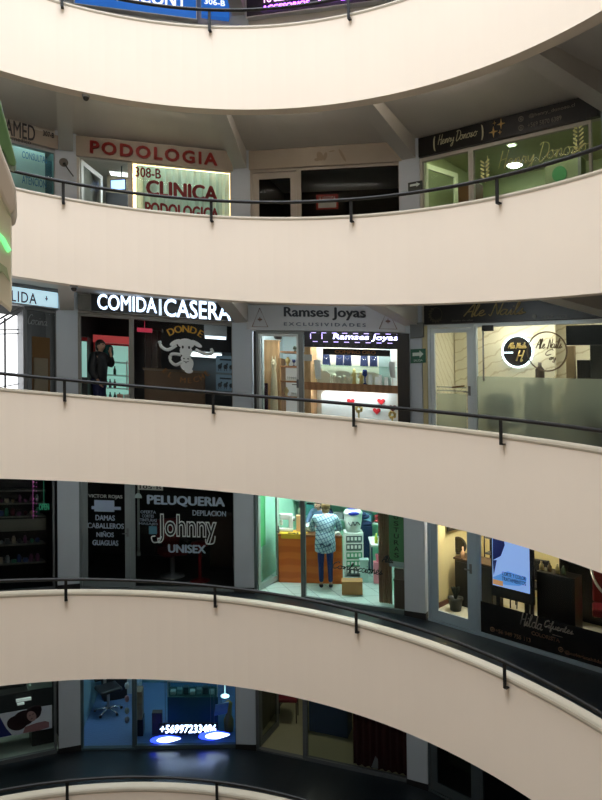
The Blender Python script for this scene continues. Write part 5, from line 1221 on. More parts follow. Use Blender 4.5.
cust = figure(F, 'person in a pale blue plaid shirt and jeans leaning on the wooden counter', J, PL, mat('blue_jeans', lin(30, 52, 110), .8), mat('fair_hair', lin(120, 92, 52), .6), mat('dark_shoe', lin(38, 40, 48), .5), face=(.02, .95, -.3), handdir=((.5, .85, .05), (-.5, .85, .05)), hemdrop=.03, hemr=.145, bulk=.034, hip=.006)
mb = MB(); mb.tube([(.012 + .08 * math.cos(g), .275 + .086 * math.sin(g), 1.585 + .012 * math.cos(g)) for g in [i * .349 for i in range(18)]], .012, 6, True); mb.build('hair_band', mat('band_dark', lin(52, 48, 50), .6), F, cust)
mb = MB()
for k in range(7): mb.tube(smooth([(-.09 + k * .03, -.188 - .004 * (3 - abs(3 - k)), .865 + .03 * math.sin(k * 2.1)), (-.075 + k * .03, -.192 - .004 * (3 - abs(3 - k)), .90 + .03 * math.cos(k)), (-.06 + k * .03, -.188 - .004 * (3 - abs(3 - k)), .885)]), .008, 5)
part_label(mb.build('shirt_print', mat('print_navy', lin(40, 60, 90), .7), F, cust), 'dark print low on the back of the shirt')
mb = MB(); NR = 24; rings = ((.735, -.03, .205, .150), (.86, -.02, .210, .158), (1.00, .01, .200, .150), (1.14, .07, .190, .140), (1.26, .12, .165, .125))
for z, y, a_, b_ in rings: mb.v += [(a_ * math.cos(2 * math.pi * k / NR), y + b_ * math.sin(2 * math.pi * k / NR), z + .012 * math.cos(4 * math.pi * k / NR) * (z < .8)) for k in range(NR)]
for i in range(len(rings) - 1):
    for k in range(NR): mb.f.append((i * NR + k, i * NR + (k + 1) % NR, (i + 1) * NR + (k + 1) % NR, (i + 1) * NR + k)); mb.sm.append(True)
mb.f.append(tuple(range((len(rings) - 1) * NR, len(rings) * NR))); mb.sm.append(True)
mb.build('shirt_tail', PL, F, cust)
# worker behind the counter
F = S.spot(1.02, 1.95, .03, 2.9)
J2 = {k: (v[0], v[1] * .6, v[2]) for k, v in J.items()}; J2.update(chest=(0, .05, 1.22), neck=(0, .08, 1.38), hb=(0, .10, 1.42), hc=(0, .14, 1.49), ht=(0, .13, 1.56), sl=(-.18, .06, 1.31), sr=(.18, .06, 1.31), el=(-.24, .18, 1.12), er=(.24, .18, 1.12), wl=(-.16, .36, 1.08), wr=(.16, .36, 1.08))
figure(F, 'person in a dusty blue top working behind the wooden counter', J2, mat('dusty_blue', lin(92, 118, 152), .8), mat('grey_trousers', lin(60, 62, 70), .8), HAIRB, BLACK, face=(.2, .9, -.35))
# floor things right of the customer
t = thing('cardboard_box', 'closed brown cardboard box on the tiled floor', 'box', S, (1.98, .62, .03)); CB = mat('cardboard', lin(176, 130, 78), .7)
Fb = S.spot(1.80, .52, .03, .22); mb = MB(); mb.box(0, .40, 0, .27, 0, .25); mb.build('body', CB, Fb, t, bevel=.004)
mb = MB(); mb.box(-.003, .403, -.003, .134, .25, .256); mb.box(-.003, .403, .138, .273, .25, .256); mb.build('flap', CB, Fb, t)
mb = MB(); mb.box(-.004, .404, .11, .16, .256, .258); mb.build('tape', mat('tape_tan', lin(150, 105, 60), .4), Fb, t)
t = thing('storage_tower', 'tall unit of white plastic drawers with green contents', 'drawers', S, (1.56, 2.0, .03)); Fd = S.spot(1.58, 1.80, .03, .3)
PLW = mat('drawer_white', lin(225, 235, 230), .4)
mb = MB(); [mb.box(a, a + .03, b, b + .03, 0, .92) for a in (0, .37) for b in (0, .37)]; mb.box(0, .4, 0, .4, .90, .93); mb.box(0, .4, .38, .4, 0, .9); mb.build('frame', PLW, Fd, t)
for k in range(5):
    mb = MB(); z = .04 + k * .175; mb.box(.03, .37, .0, .36, z, z + .135); d_ = mb.build('drawer', mat('drawer_green' if k in (1, 2) else 'drawer_dark', lin(70, 165, 120) if k in (1, 2) else lin(70, 90, 92), .4), Fd, t, bevel=.01)
    mb = MB(); [mb.box(.05 + q * .08, .10 + q * .08, -.008, .0, z + .03, z + .10) for q in range(4)]; mb.build('grid', PLW, Fd, d_)
    mb = MB(); mb.box(.0, .4, -.012, .0, z + .13, z + .155); mb.build('rim', PLW, Fd, d_)
t = thing('plastic_bin', 'white plastic bin with a blue lid opening on top of the drawers', 'bin', Fd, (.2, .2, .93))
mb = MB(); mb.lathe([(.15, .932), (.19, 1.15), (.20, 1.30), (.205, 1.31)], .2, .2, 20); mb.build('body', PLW, Fd, t)
mb = MB(); mb.lathe([(.21, 1.31), (.21, 1.34), (.16, 1.40), (.12, 1.41)], .2, .2, 20); mb.build('lid', PLW, Fd, t)
mb = MB(); mb.lathe([(.125, 1.405), (.12, 1.418), (.01, 1.42)], .2, .2, 18); mb.ball(.2, .0, 1.34, .12, .03, .04); part_label(mb.build('lid_opening', mat('blue_plastic', lin(30, 50, 170), .4), Fd, t), 'deep blue lid opening')
mb = MB(); mb.tube(smooth([(.08, .004, 1.16), (.14, .0, 1.08), (.18, -.002, 1.17), (.22, -.002, 1.09), (.27, .0, 1.16), (.33, .006, 1.10)]), .012, 6); mb.build('scribble', mat('scribble_dark', lin(60, 72, 80), .6), Fd, t)
t = thing('white_table', 'narrow white table loaded with bottles and fabric', 'table', S, (2.3, 1.6, .03)); Ft = S.spot(2.22, 1.42, .03, .25)
mb = MB(); mb.box(0, .62, 0, .9, .78, .82); mb.build('table_top', PLW, Ft, t)
for a, b in ((.30, .04), (.58, .04), (.04, .86), (.58, .86)): mb = MB(); mb.bar((a, b, .06), (a, b, .78), .018); mb.lathe([(.03, 0), (.035, .03), (.02, .06)], a, b, 8); mb.build('leg', GREY, Ft, t)
def on_table(name, label, cat, u, w, prof, c, group=None):
    mb = MB(); mb.lathe([(a, b + .82) for a, b in prof], u, w, 12); tag(mb.build(name, mat(name + '_%d%d%d' % c, lin(*c), .4), Ft, base=(u, w, .82)), label, cat, group)
BT = [(.035, 0), (.038, .12), (.015, .16), (.015, .20)]
on_table('spray_bottle', 'yellow bottle on the narrow white table', 'bottle', .12, .2, BT, (190, 195, 60)); on_table('spray_bottle', 'white bottle with a blue label on the narrow white table', 'bottle', .40, .35, [(.05, 0), (.055, .22), (.02, .27), (.02, .32)], (225, 235, 240))
on_table('spray_bottle', 'small green bottle on the narrow white table', 'bottle', .22, .38, BT, (120, 190, 60)); on_table('thread_cone', 'blue thread cone on the narrow white table', 'thread', .40, .22, [(.05, 0), (.02, .18), (.018, .2)], (30, 70, 170)); on_table('thread_cone', 'dark thread cone on the narrow white table', 'thread', .52, .25, [(.05, 0), (.02, .15), (.018, .17)], (40, 45, 60))
on_table('fabric_roll', 'pale fabric roll standing on the narrow white table', 'fabric', .3, .65, [(.07, 0), (.07, .45), (.02, .46)], (210, 230, 232))
mb = MB(); mb.lathe([(.04, .46), (.06, .60), (.062, .62)], .15, .1, 12); mb.box(.05, .25, .02, .2, .03, .46); tag(mb.build('pink_basket', mat('pink_plastic', lin(225, 130, 150), .5), Ft, base=(.15, .1, .03)), 'pink basket on a stand under the narrow white table', 'basket')
mb = MB(); mb.box(.0, .17, .0, .2, .0, .45); mb.box(-.01, .18, -.01, .21, .43, .47); tag(mb.build('wire_crate', mat('crate_pale', lin(165, 195, 190), .5), S.spot(1.97, 1.50, .03, .25)), 'pale crate on the floor between the plastic drawers and the white table', 'crate')
mb = MB(); [mb.ball(.2 + .12 * math.cos(k * 1.9), .42 + .1 * math.sin(k * 2.3), 1.02 + .05 * k, .2 - .01 * k, .16, .07) for k in range(5)]; mb.box(.0, .5, .28, .60, .0, .98)
tag(mb.build('folded_clothes', mat('navy_cloth', lin(26, 48, 92), .8), S.spot(1.66, 2.06, .03, .3)), 'navy pile of folded clothes behind the white bin', 'clothes')
# shelves along the back wall
t = thing('goods_shelf', 'long wall shelf at the back of the alteration shop', 'shelf', S, (1.5, 3.0, 1.0))
for v in (1.02, 1.38, 1.74): mb = MB(); mb.box(.15, 2.4, 2.85, 3.2, v - .015, v + .015); mb.build('board', mat('shelf_mint', lin(150, 175, 165), .5), S, t)
mb = MB(); [mb.box(a, a + .02, 3.13, 3.2, .90, 1.8) for a in (.15, .9, 1.65, 2.38)]; mb.build('bracket', GREY, S, t)
ITEMS = [(.28, 'cream', (205, 200, 180)), (.50, 'white', (220, 232, 232)), (.72, 'teal', (60, 130, 130)), (.95, 'black', (28, 30, 36)), (1.18, 'yellow', (205, 175, 50)), (1.40, 'sky blue', (130, 185, 210)), (1.62, 'dark blue', (32, 50, 95)), (1.85, 'red', (165, 50, 55)), (2.10, 'grey', (120, 130, 130))]
for si, (v, sh) in enumerate(((1.039, 'lowest'), (1.399, 'middle'), (1.759, 'highest'))):
    for k, (u, nm, c) in enumerate(ITEMS):
        nm, c = ITEMS[(k * 2 + si * 3) % 9][1:]
        mb = MB(); h = .14 + .045 * ((k * 7 + si) % 4)
        if (k + si) % 3 == 0: mb.lathe([(.09, v), (.10, v + h * .7), (.06, v + h), (.03, v + h + .02)], u, 2.98, 12)
        elif (k + si) % 3 == 1: mb.box(u - .1, u + .1, 2.88, 3.1, v, v + h); mb.box(u - .103, u + .103, 2.877, 3.103, v + h * .6, v + h * .7)
        else: [mb.ball(u + .02 * (q % 2), 2.98, v + .036 + q * .055, .094, .09, .035, 10) for q in range(3)]
        kind = ('pot', 'box', 'folded_fabric')[(k + si) % 3]
        tag(mb.build({'pot': 'storage_jar'}.get(kind, kind), mat('shelf_item_%s' % nm.replace(' ', '_'), lin(*c), .5), S, base=(u, 2.98, v)), '%s %s on the %s back shelf of the alteration shop' % (nm, {'pot': 'jar', 'box': 'box', 'folded_fabric': 'fabric pile'}[kind], sh), {'pot': 'jar', 'box': 'box', 'folded_fabric': 'fabric'}[kind], 'goods on the alteration shop shelves')
# green poster strip by the door, curtain, right end panels
a = px(S, 264, 500, 270, 548, .25); mb = MB(); mb.box(.12, .125, .34, .85, .75, 1.95); mb.box(.115, .125, .33, .86, 1.93, 1.96)
tag(mb.build('green_banner', mat('green_banner', lin(70, 190, 110), .6, c2=lin(110, 200, 140), scale=9), S), 'bright green banner on the side wall behind the open alteration shop door', 'banner')
mb = MB(); n = 40; a = px(S, 378.5, 500, 391.5, 600, .32)
for i in range(n):
    u0_, u1_ = a[0] + (a[2] - a[0]) * i / n, a[0] + (a[2] - a[0]) * (i + 1) / n; f0, f1 = .32 + .035 * math.sin(i * .95), .32 + .035 * math.sin((i + 1) * .95)
    mb.add([(u0_, f0, .05), (u1_, f1, .05), (u1_, f1, CLEAR - .1), (u0_, f0, CLEAR - .1), (u0_, f0 + .015, .05), (u1_, f1 + .015, .05), (u1_, f1 + .015, CLEAR - .1), (u0_, f0 + .015, CLEAR - .1)], [(0, 1, 2, 3), (7, 6, 5, 4)], True)
mb.bar((a[0] - .02, .33, CLEAR - .08), (a[2] + .4, .33, CLEAR - .08), .015)
tag(mb.build('curtain', mat('brown_curtain', lin(168, 142, 116), .8), S), 'brown hanging curtain in the alteration shop window', 'curtain')
x = px(S, 388, 508, 412, 606, .04); GPu0, GPu1 = S.uv(389, 540, .04)[0], 3.075
t = thing('hanging_poster', 'dark green poster with vertical lettering at the right of the alteration window', 'poster', S, (2.9, .04, .9))
vb = S.uv(400, 562, .04)[1]; mb = MB(); mb.box(GPu0, GPu1, .04, .05, vb, 2.1); mb.build('sheet', mat('poster_green', lin(70, 128, 84), .6), S, t)
mb = MB(); uc = (GPu0 + GPu1) / 2
for k, ch in enumerate('COSTURAS'):
    v = 1.80 - k * .115; mb.text(ch, uc - .045, v, uc + .045, v + .085, .034, .004, .02)
mb.build('lettering', mat('poster_text', lin(22, 42, 30), .6), S, t)
mb = MB(); mb.box(GPu0, GPu1, .035, .052, vb - .10, vb); mb.build('hem', mat('poster_white', lin(150, 170, 172), .6), S, t)
mb = MB(); mb.box(GPu0 + .07, GPu1, .10, .45, .03, vb - .35); mb.box(GPu0 + .06, GPu1 + .01, .09, .46, vb - .37, vb - .34); tag(mb.build('cupboard', mat('cupboard_dim', lin(78, 66, 56), .6), S), 'dim brown cupboard under the dark green poster', 'cupboard')
mb = MB(); mb.box(GPu0 + .08, GPu1 - .02, .10, .3, vb - .337, vb - .14); mb.box(GPu0 + .07, GPu1 - .01, .095, .305, vb - .2, vb - .19); tag(mb.build('fabric_box', mat('box_dim', lin(92, 82, 72), .6), S), 'dim fabric box on the cupboard under the dark green poster', 'box')
for tx, xa, xb, va, vb_, q in (('Confec', 333, 362, .62, .80, .009), ('ciones', 362, 383, .66, .78, .008), ('Alta', 382, 393, .90, 1.02, .010)): mb = MB(); mb.script(tx, S.uv(xa, 556)[0], va, S.uv(xb, 556)[0], vb_, -.012, q); part_label(mb.build('lettering', mat('black_vinyl', (.015, .018, .02), .5), S, r['window']), 'black script lettering on the glass')

# --- hair colour studio
S = Shop(4, 2); room(S, 2.6, mat('cream_wall', lin(232, 214, 160), .6), mat('cream_tiles', lin(205, 200, 180), .25, noise=.08, scale=5), mat('cream_ceiling', lin(220, 210, 180), .6))
BF = mat('blue_grey_frame', lin(150, 168, 182), .4, .2)
r = front(S, frame=BF, stile=.13, u0=.25, u1=S.L - .10, dl='blue grey framed glass door of the hair colour studio', wl='hair colour studio window with the black lower band')
lamp(S, .8, 1.0, .8, .3, 36.0, (1, .94, .76), 'ceiling light panel behind the hair colour studio door')
mb = MB(); mb.box(2.02, 3.22, 1.9, 1.95, .03, 2.3); mb.box(2.0, 2.02, 1.5, 1.95, .03, 2.3); tag(mb.build('folding_screen', mat('screen_black', (.012, .010, .010), .4), S), 'tall black folding screen behind the styling station', 'screen')  # dark panel added to keep the right of the studio window black
BK = mat('black_film', (.006, .005, .005), .15)
mb = MB(); vt = S.uv(520, 614)[1]
mb.box(1.235, S.L - .14, -.014, -.006, .07, .58); part_label(mb.build('black_film', BK, S, r['window']), 'glossy black band on the lower glass')
SIL = mat('silver_text', lin(150, 142, 132), .4)
mb = MB(); mb.script('Hilda', S.uv(521, 630)[0], .38, S.uv(543, 630)[0], .58, -.02, .007); part_label(mb.build('lettering', SIL, S, r['window']), 'thin silver script name'); mb = MB(); mb.script('Cifuentes', S.uv(545, 630)[0], .40, S.uv(574, 630)[0], .56, -.02, .007); mb.bar((S.uv(553, 633)[0], -.02, .36), (S.uv(563, 633)[0], -.02, .36), .004)
part_label(mb.build('lettering', SIL, S, r['window']), 'thin silver script name')
TT = mat('tan_text', lin(150, 115, 88), .5)
for tx, b_ in (('COLORISTA', (S.uv(532, 638)[0], .265, S.uv(560, 641)[0], .325)), ('+56 949 755 113', (S.uv(496, 633)[0], .135, S.uv(531, 640)[0], .20)), ('@coloristahilda', (S.uv(565, 648)[0], .115, S.uv(602, 658)[0], .18))): mb = MB(); mb.text(tx, *b_, -.018, .006, .008); part_label(mb.build('lettering', TT, S, r['window']), 'tan contact lettering')
for x in (493, 561): u = S.uv(x, 640)[0]; mb = MB(); mb.arc(u, .165, .033, -.017, .006); mb.disc(u, .165, .012, .012, -.02, -.014, 10); mb.build('icon', TT, S, r['window'])
# through the door
t = thing('plant_pot', 'dark pot with a stubby dark plant beside the black cabinet', 'potted plant', S, (.40, .78, .03)); Fp = S.spot(.385, .72, .03)
mb = MB(); mb.lathe([(.10, 0), (.125, .18), (.14, .20), (.14, .235), (.12, .24), (.115, .20)]); mb.build('pot', mat('pot_black', lin(44, 46, 44), .5), Fp, t)
mb = MB()
for k in range(9): g = k * 2.4; mb.tube(smooth([(0, 0, .18), (.03 * math.cos(g), .03 * math.sin(g), .30), (.07 * math.cos(g), .05 * math.sin(g), .40 + .02 * (k % 3))]), [.02] * 10 + [.008], 6)
mb.build('plant', mat('plant_dark', lin(40, 46, 36), .6), Fp, t)
t = thing('black_cabinet', 'black cabinet seen through the hair colour studio door', 'cabinet', S, (.6, 1.1, .03)); a = px(S, 455, 562, 482, 606, 1.0)
CBK = mat('cabinet_black', lin(30, 28, 26), .4); mb = MB(); mb.box(a[0], a[0] + .75, 1.0, 1.45, .03, a[3]); mb.build('body', CBK, S, t, bevel=.006)
mb = MB(); mb.box(a[0] - .02, a[0] + .77, .98, 1.47, a[3], a[3] + .03); mb.build('top', mat('cabinet_top', lin(70, 52, 38), .4), S, t)
cbv = a[3] + .03; mb = MB(); mb.box(a[0] + .02, a[0] + .36, .985, 1.0, .08, a[3] - .03); mb.box(a[0] + .39, a[0] + .73, .985, 1.0, .08, a[3] - .03); mb.build('door', CBK, S, t)
u = S.uv(463, 560, 1.1)[0]; mb = MB(); mb.lathe([(.035, cbv), (.04, cbv + .10), (.015, cbv + .14), (.015, cbv + .2), (.005, cbv + .21)], u, 1.1, 12); tag(mb.build('lotion_bottle', mat('peach', lin(222, 175, 140), .4), S, base=(u, 1.1, cbv)), 'peach lotion bottle on the black cabinet', 'bottle')
t = thing('table_mirror', 'round black mirror standing on the black cabinet', 'mirror', S, (.5, 1.3, cbv)); u = S.uv(459, 556, 1.3)[0]
mb = MB(); mb.disc(u, cbv + .17, .16, .16, 1.28, 1.31, 28); mb.build('frame', BLACK, S, t); mb = MB(); mb.disc(u, cbv + .17, .135, .135, 1.275, 1.28, 28); mb.build('glass', mat('mirror_dark', lin(60, 56, 50), .1, .6), S, t); mb = MB(); mb.box(u - .05, u + .05, 1.26, 1.34, cbv, cbv + .02); mb.build('foot', BLACK, S, t)
t = thing('framed_picture', 'black framed picture high on the cream side wall of the hair colour studio', 'picture', S, (.3, 1.0, 1.2))
a = px(S, 446, 524, 468, 545, 1.25); mb = MB(); mb.box(.13, .16, .9, 1.6, 1.40, 1.95); mb.build('frame', BLACK, S, t); mb = MB(); mb.box(.16, .165, .95, 1.55, 1.45, 1.90); mb.build('print', mat('print_mix', lin(150, 60, 60), .4, c2=lin(190, 190, 170), scale=7), S, t)
t = thing('metal_rack', 'black metal rack with baskets right behind the black cabinet', 'rack', S, (.75, 1.3, .03)); mb = MB()
for q in (.55, 1.05): mb.bar((q, 1.6, .03), (q, 1.6, 1.75), .014); mb.bar((q, 1.85, .03), (q, 1.85, 1.75), .014)
mb.build('upright', BLACK, S, t)
for v in (.95, 1.25, 1.55): mb = MB(); mb.tube([(.55, 1.6, v), (1.05, 1.6, v), (1.05, 1.85, v), (.55, 1.85, v)], .010, 6, True); [mb.bar((.55, 1.6 + q * .05, v), (1.05, 1.6 + q * .05, v), .005) for q in range(6)]; mb.build('basket', ALU_D, S, t)
mb = MB(); mb.box(.62, .85, 1.62, 1.8, 1.265, 1.40); mb.box(.62, .85, 1.62, 1.8, 1.41, 1.42); tag(mb.build('red_case', mat('case_red', lin(140, 50, 50), .5), S), 'dark red case on the black metal rack', 'case')
struct(MB().box(.10, .12, .1, 2.5, .03, .12).build('baseboard_side', mat('base_brown', lin(95, 50, 32), .5), S))
# screen in the window
t = thing('window_screen', 'large screen showing a pale blue picture in the hair colour studio window', 'screen', S, (1.7, .5, .03))
a = px(S, 492.5, 530, 529.5, 589, .25); mb = MB(); mb.box(a[0] - .03, a[2] + .06, .25, .31, a[1] - .18, 2.05); mb.build('bezel', BLACK, S, t, bevel=.005)
mb = MB(); mb.box(a[0], a[2], .243, .25, a[1], 2.0); part_label(mb.build('display', mat('screen_pale', lin(150, 180, 235), .3, emit=.75, ecol=lin(140, 172, 235)), S, t), 'glowing pale blue picture')
DB = mat('screen_navy', lin(25, 40, 105), .3, emit=.25, ecol=lin(25, 42, 115)); mb = MB(); U = lambda x, y: S.uv(x, y, .25)
mb.prism([U(493, 560), U(501, 556), U(505, 545), U(504, 540), U(498, 536), U(494, 534), U(493, 536)], .236, .243); mb.prism([U(494, 575), U(497, 560), U(493, 560)], .236, .243); mb.build('picture_figure', DB, S, t)
mb = MB(); q = a
mb.prism([U(493, 577), U(508, 571), U(527, 578), U(526, 583), U(520, 586), U(508, 585), U(497, 583)], .238, .243); mb.build('picture_band', mat('screen_cyan', lin(100, 160, 225), .3, emit=.6, ecol=lin(90, 150, 225)), S, t)
mb = MB()
for k, tx in enumerate(('CORTE Y COLOR', 'TRATAMIENTOS')):
    b = px(S, 502, 574 + k * 5, 526, 578 + k * 5, .236); mb.text(tx, b[0], b[1], b[2], b[3], .234, .003, .02)
mb.build('lettering', DB, S, t)
mb = MB(); b = px(S, 493, 580, 503, 585, .24); mb.box(b[0], b[2], .236, .243, b[1], b[3]); mb.build('picture_patch', mat('screen_orange', lin(215, 160, 110), .3, emit=.5, ecol=lin(215, 160, 110)), S, t)
mb = MB(); mb.box(a[0] + .05, a[0] + .12, .26, .30, .03, a[1] - .1); mb.box(a[2] - .1, a[2] - .03, .26, .30, .03, a[1] - .1); mb.build('stand', BLACK, S, t)
t = thing('waiting_chair', 'thin legged black chair beyond the screen in the studio window', 'chair', S, (1.25, 1.9, .03)); Fw = S.spot(1.38, 1.85, .03)
mb = MB(); mb.box(-.25, .25, -.22, .22, .42, .48); mb.build('seat', BLACK, Fw, t, bevel=.02); mb = MB(); mb.box(-.24, .24, .18, .24, .5, .9); mb.build('backrest', BLACK, Fw, t, bevel=.02)
for x, y in ((-.2, -.18), (.2, -.18), (-.2, .18), (.2, .18)): mb = MB(); mb.bar((x * 1.15, y * 1.1, 0), (x, y, .44), .012); mb.build('leg', ALU_D, Fw, t)
pbox(S, 'styling_station', 'large dark styling station filling the right of the studio window', 'cabinet', 537, 575, 575, 625, .45, .8, mat('station_black', (.010, .008, .008), .35), floor=.03)
mb = MB(); a = px(S, 529, 590, 535, 625, .5); pu = S.uv(532, 600, .36)[0]; mb.box(pu - .02, pu + .02, .33, .40, .03, 1.9); mb.box(pu - .04, pu + .04, .31, .42, .03, .06); mb.box(pu - .03, pu + .03, .32, .41, 1.9, 1.93); tag(mb.build('black_post', BLACK, S), 'black post right of the window screen', 'post')
u, v = S.uv(565, 577, .5); mb = MB(); [mb.lathe([(.03, v), (.032, v + .10), (.012, v + .13), (.012, v + .17)], u - .35 + k * .11, .55, 8) for k in range(1)]
sv = S.uv(556, 576, .45)[1]
for k, (x, c, lb) in enumerate(((541, (190, 170, 120), 'gold bottle on the dark styling station'), (549, (120, 100, 80), 'brown bottle on the dark styling station'), (557, (205, 190, 140), 'pale gold jar on the dark styling station'), (563, (110, 120, 90), 'olive jar on the dark styling station'))):
    u = S.uv(x, 574, .55)[0]; z = px(S, 536, 575, 578, 625, .45)[3]; mb = MB(); mb.lathe([(.035, z), (.038, z + .08), (.015, z + .11), (.015, z + .14)], u, .58, 10); tag(mb.build('hair_product', mat('product_%d' % k, lin(*c), .3, .2), S, base=(u, .58, z)), lb, 'bottle', 'hair products on the styling station')
t = thing('styling_chair', 'dark red styling chair at the right edge of the studio window', 'chair', S, (2.9, .7, .03)); Fc = S.spot(2.90, 1.2, .03, .3)
mb = MB(); mb.box(-.25, .25, -.22, .25, .45, .58); mb.build('seat', DR, Fc, t, bevel=.03); mb = MB(); mb.box(-.24, .24, .22, .30, .58, 1.2); mb.build('backrest', DR, Fc, t, bevel=.03); mb = MB(); mb.lathe([(.25, 0), (.25, .03), (.05, .06), (.05, .45)]); mb.build('pedestal', GREY, Fc, t)
mb = MB(); mb.tube(smooth([(-.28, .3, 1.3), (-.22, -.1, 1.05), (-.05, -.25, .85), (.2, -.3, .78)]), .022, 8); mb.build('armrest', GREY, Fc, t)

# ================================================================== bottom storey
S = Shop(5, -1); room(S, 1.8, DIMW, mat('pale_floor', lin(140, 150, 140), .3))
r = front(S, door=None, glass=mat('dim_glass', (.88, .9, .9), kind='glass'), frame=ALU_D, u1=3.06, wl='shop window with the poster of a sleeping woman')
lamp(S, 2.0, .9, .7, .2, 16.0, (.82, 1, .92), 'ceiling light panel behind the sleeping woman poster')
t = thing('window_poster', 'wide poster of a dark haired woman lying down in the lower left window', 'poster', S, (2.6, .03, .5))
a = (1.7, S.uv(30, 726, .03)[1], 2.98, S.uv(57, 704, .03)[1]); U = lambda x, y: S.uv(x, y, .03)
v0, v1 = U(57, 727)[1], U(57, 704)[1]
mb = MB(); mb.box(1.7, 2.99, .03, .036, v0, v1); mb.build('sheet', mat('poster_lilac', lin(222, 226, 240), .6), S, t)
mb = MB(); c = U(17, 723); mb.disc(c[0], c[1], .17, .13, .022, .03, 20, rot=-.3); c = U(24, 718); mb.disc(c[0], c[1], .18, .14, .022, .03, 20); c = U(33, 713); mb.disc(c[0], c[1] , .14, .125, .022, .03, 20); c = U(36, 709); mb.disc(c[0], c[1] - .02, .10, .09, .022, .03, 16); part_label(mb.build('printed_hair', mat('poster_hair', lin(52, 26, 34), .6), S, t), 'dark hair of the pictured woman')
mb = MB(); c = U(31.5, 716); mb.disc(c[0], c[1], .075, .10, .018, .022, 18, rot=.5); mb.build('printed_face', mat('poster_face', lin(178, 140, 140), .6), S, t)
mb = MB()
for dx, dy, q in ((-.03, .02, .018), (.025, .035, .018), (.0, -.045, .02)): mb.disc(c[0] + dx, c[1] + dy, q, .006, .015, .018, 8, rot=.4)
mb.build('printed_features', mat('poster_hair'), S, t)
mb = MB(); mb.prism([U(23, 733), U(25, 727), U(36, 723), U(45, 721), U(49, 722), U(49, 727), U(40, 730)], .018, .03); mb.build('printed_shoulder', mat('poster_skin', lin(165, 118, 122), .6), S, t)
mb = MB(); mb.prism([(1.7, v0 + .01), U(12, 735), U(6, 728), U(0, 717), (1.7, v1 - .05)], .022, .03); mb.build('printed_corner', mat('poster_blue', lin(38, 48, 120), .6), S, t)
pbox(S, 'black_shelf', 'black shelf behind the top of the sleeping woman poster', 'shelf', -8, 692, 56, 703, .5, .8, BLACK, floor=.6)
a = px(S, 29, 687, 53, 693, .45); mb = MB(); a = (a[0], px(S, -8, 692, 56, 703, .5)[3] + .004, a[2], a[3] + .03); mb.box(a[0], a[2], .52, .75, a[1], a[3]); mb.box(a[0] + .05, a[2] - .05, .5, .7, a[3], a[3] + .05); tag(mb.build('printer', mat('printer_grey', lin(130, 150, 140), .5), S, bevel=.01), 'grey green printer on the black shelf in the lower left shop', 'printer')
a = px(S, 16, 698, 31, 700.5, .48); mb = MB(); mb.box(a[0], a[2], .44, .495, a[1], a[3]); mb.box(a[0] + .02, a[0] + .14, .44, .495, a[1] - .06, a[1] - .03); tag(mb.build('light_bar', mat('bar_white', (.8, .9, .85), .4, emit=.28), S), 'slim pale light bar on the black shelf front', 'light')
pbox(S, 'black_speaker_case', 'black case on the floor under the poster edge', 'case', 32, 728, 55, 742, .35, .7, BLACK, floor=.03)

# --- blue floored shop with the lit phone number
S = Shop(5, 0); room(S, 2.9, mat('blue_wall', lin(118, 165, 180), .6), wave_mat('blue_floor', lin(78, 112, 158), lin(88, 124, 170), 6, .35, 'Y', 8), mat('blue_ceiling', lin(130, 160, 175), .6))
r = front(S, door='doorway', frame=mat('teal_frame', lin(70, 90, 98), .4, .2), glass=mat('blue_glass', (.86, .93, .94), kind='glass'), dl='open doorway onto the blue floor', wl='window with the glowing phone number')
lamp(S, .7, 1.5, .6, .3, 9.0, (.66, .86, 1), 'ceiling light panel over the blue floor')
lamp(S, 2.2, 1.6, .6, .2, 12.0, (.80, 1, .97), 'ceiling light panel behind the glowing phone number')
LB = mat('led_blue_white', (.85, .88, 1), .4, emit=3.8, ecol=(.72, .80, 1.0)); LBB = mat('led_deep_blue', (.1, .15, 1), .4, emit=3.5, ecol=(.03, .06, 1.0))
t = thing('led_sign', 'row of glowing white phone digits in the bottom window', 'sign', S, (2.2, .06, .5)); a = px(S, 160, 725, 216, 733, .06)
mb = MB(); mb.box(a[0] - .03, a[2] + .03, .07, .10, a[1] - .03, a[3] + .03); mb.build('panel', mat('led_panel', (.01, .012, .03), .4), S, t)
mb = MB(); mb.text('+56997233486', a[0], a[1], a[2], a[3], .065, .008, .016, .15); part_label(mb.build('lettering', LB, S, t), 'glowing blue white digits')
mb = MB(); mb.bar((a[0] + .1, .085, a[3]), (a[0] + .1, .085, 2.14), .004); mb.bar((a[2] - .1, .085, a[3]), (a[2] - .1, .085, 2.14), .004); mb.build('hanging_wire', ALU_D, S, t)
for (x0, y0, x1, y1, lb) in ((150, 735.5, 181, 743.5, 'left glowing blue and white eye shaped lamp in the bottom window'), (198.5, 731, 230, 740, 'right glowing blue and white eye shaped lamp in the bottom window')):
    a = px(S, x0, y0, x1, y1, .04); uc, vc, hu, hv = (a[0] + a[2]) / 2, (a[1] + a[3]) / 2, (a[2] - a[0]) / 2, (a[3] - a[1]) / 2
    t = thing('led_lamp', lb, 'lamp', S, (uc, .04, a[1]))
    out = [(uc + hu * math.cos(g), vc + hv * math.sin(g) * (1 - .5 * max(0, math.cos(g))) + .02 * math.cos(g)) for g in [i * math.pi / 12 for i in range(24)]]
    mb = MB(); mb.prism(out, .04, .06); part_label(mb.build('rim', LBB, S, t), 'deep blue glowing rim')
    mb = MB(); mb.prism([(uc + .06 + (x - uc) * .78, vc + (y - vc) * .72) for x, y in out], .032, .04); part_label(mb.build('core', LB, S, t), 'white glowing core')
    mb = MB(); mb.bar((uc, .055, vc + hv), (uc, .055, 2.14), .003); mb.build('hanging_wire', ALU_D, S, t)
t = thing('office_chair', 'dark swivel chair with a chrome base on the blue floor', 'chair', S, (.27, 1.3, .03)); Fc = S.spot(.47, 1.42, .03, .5)
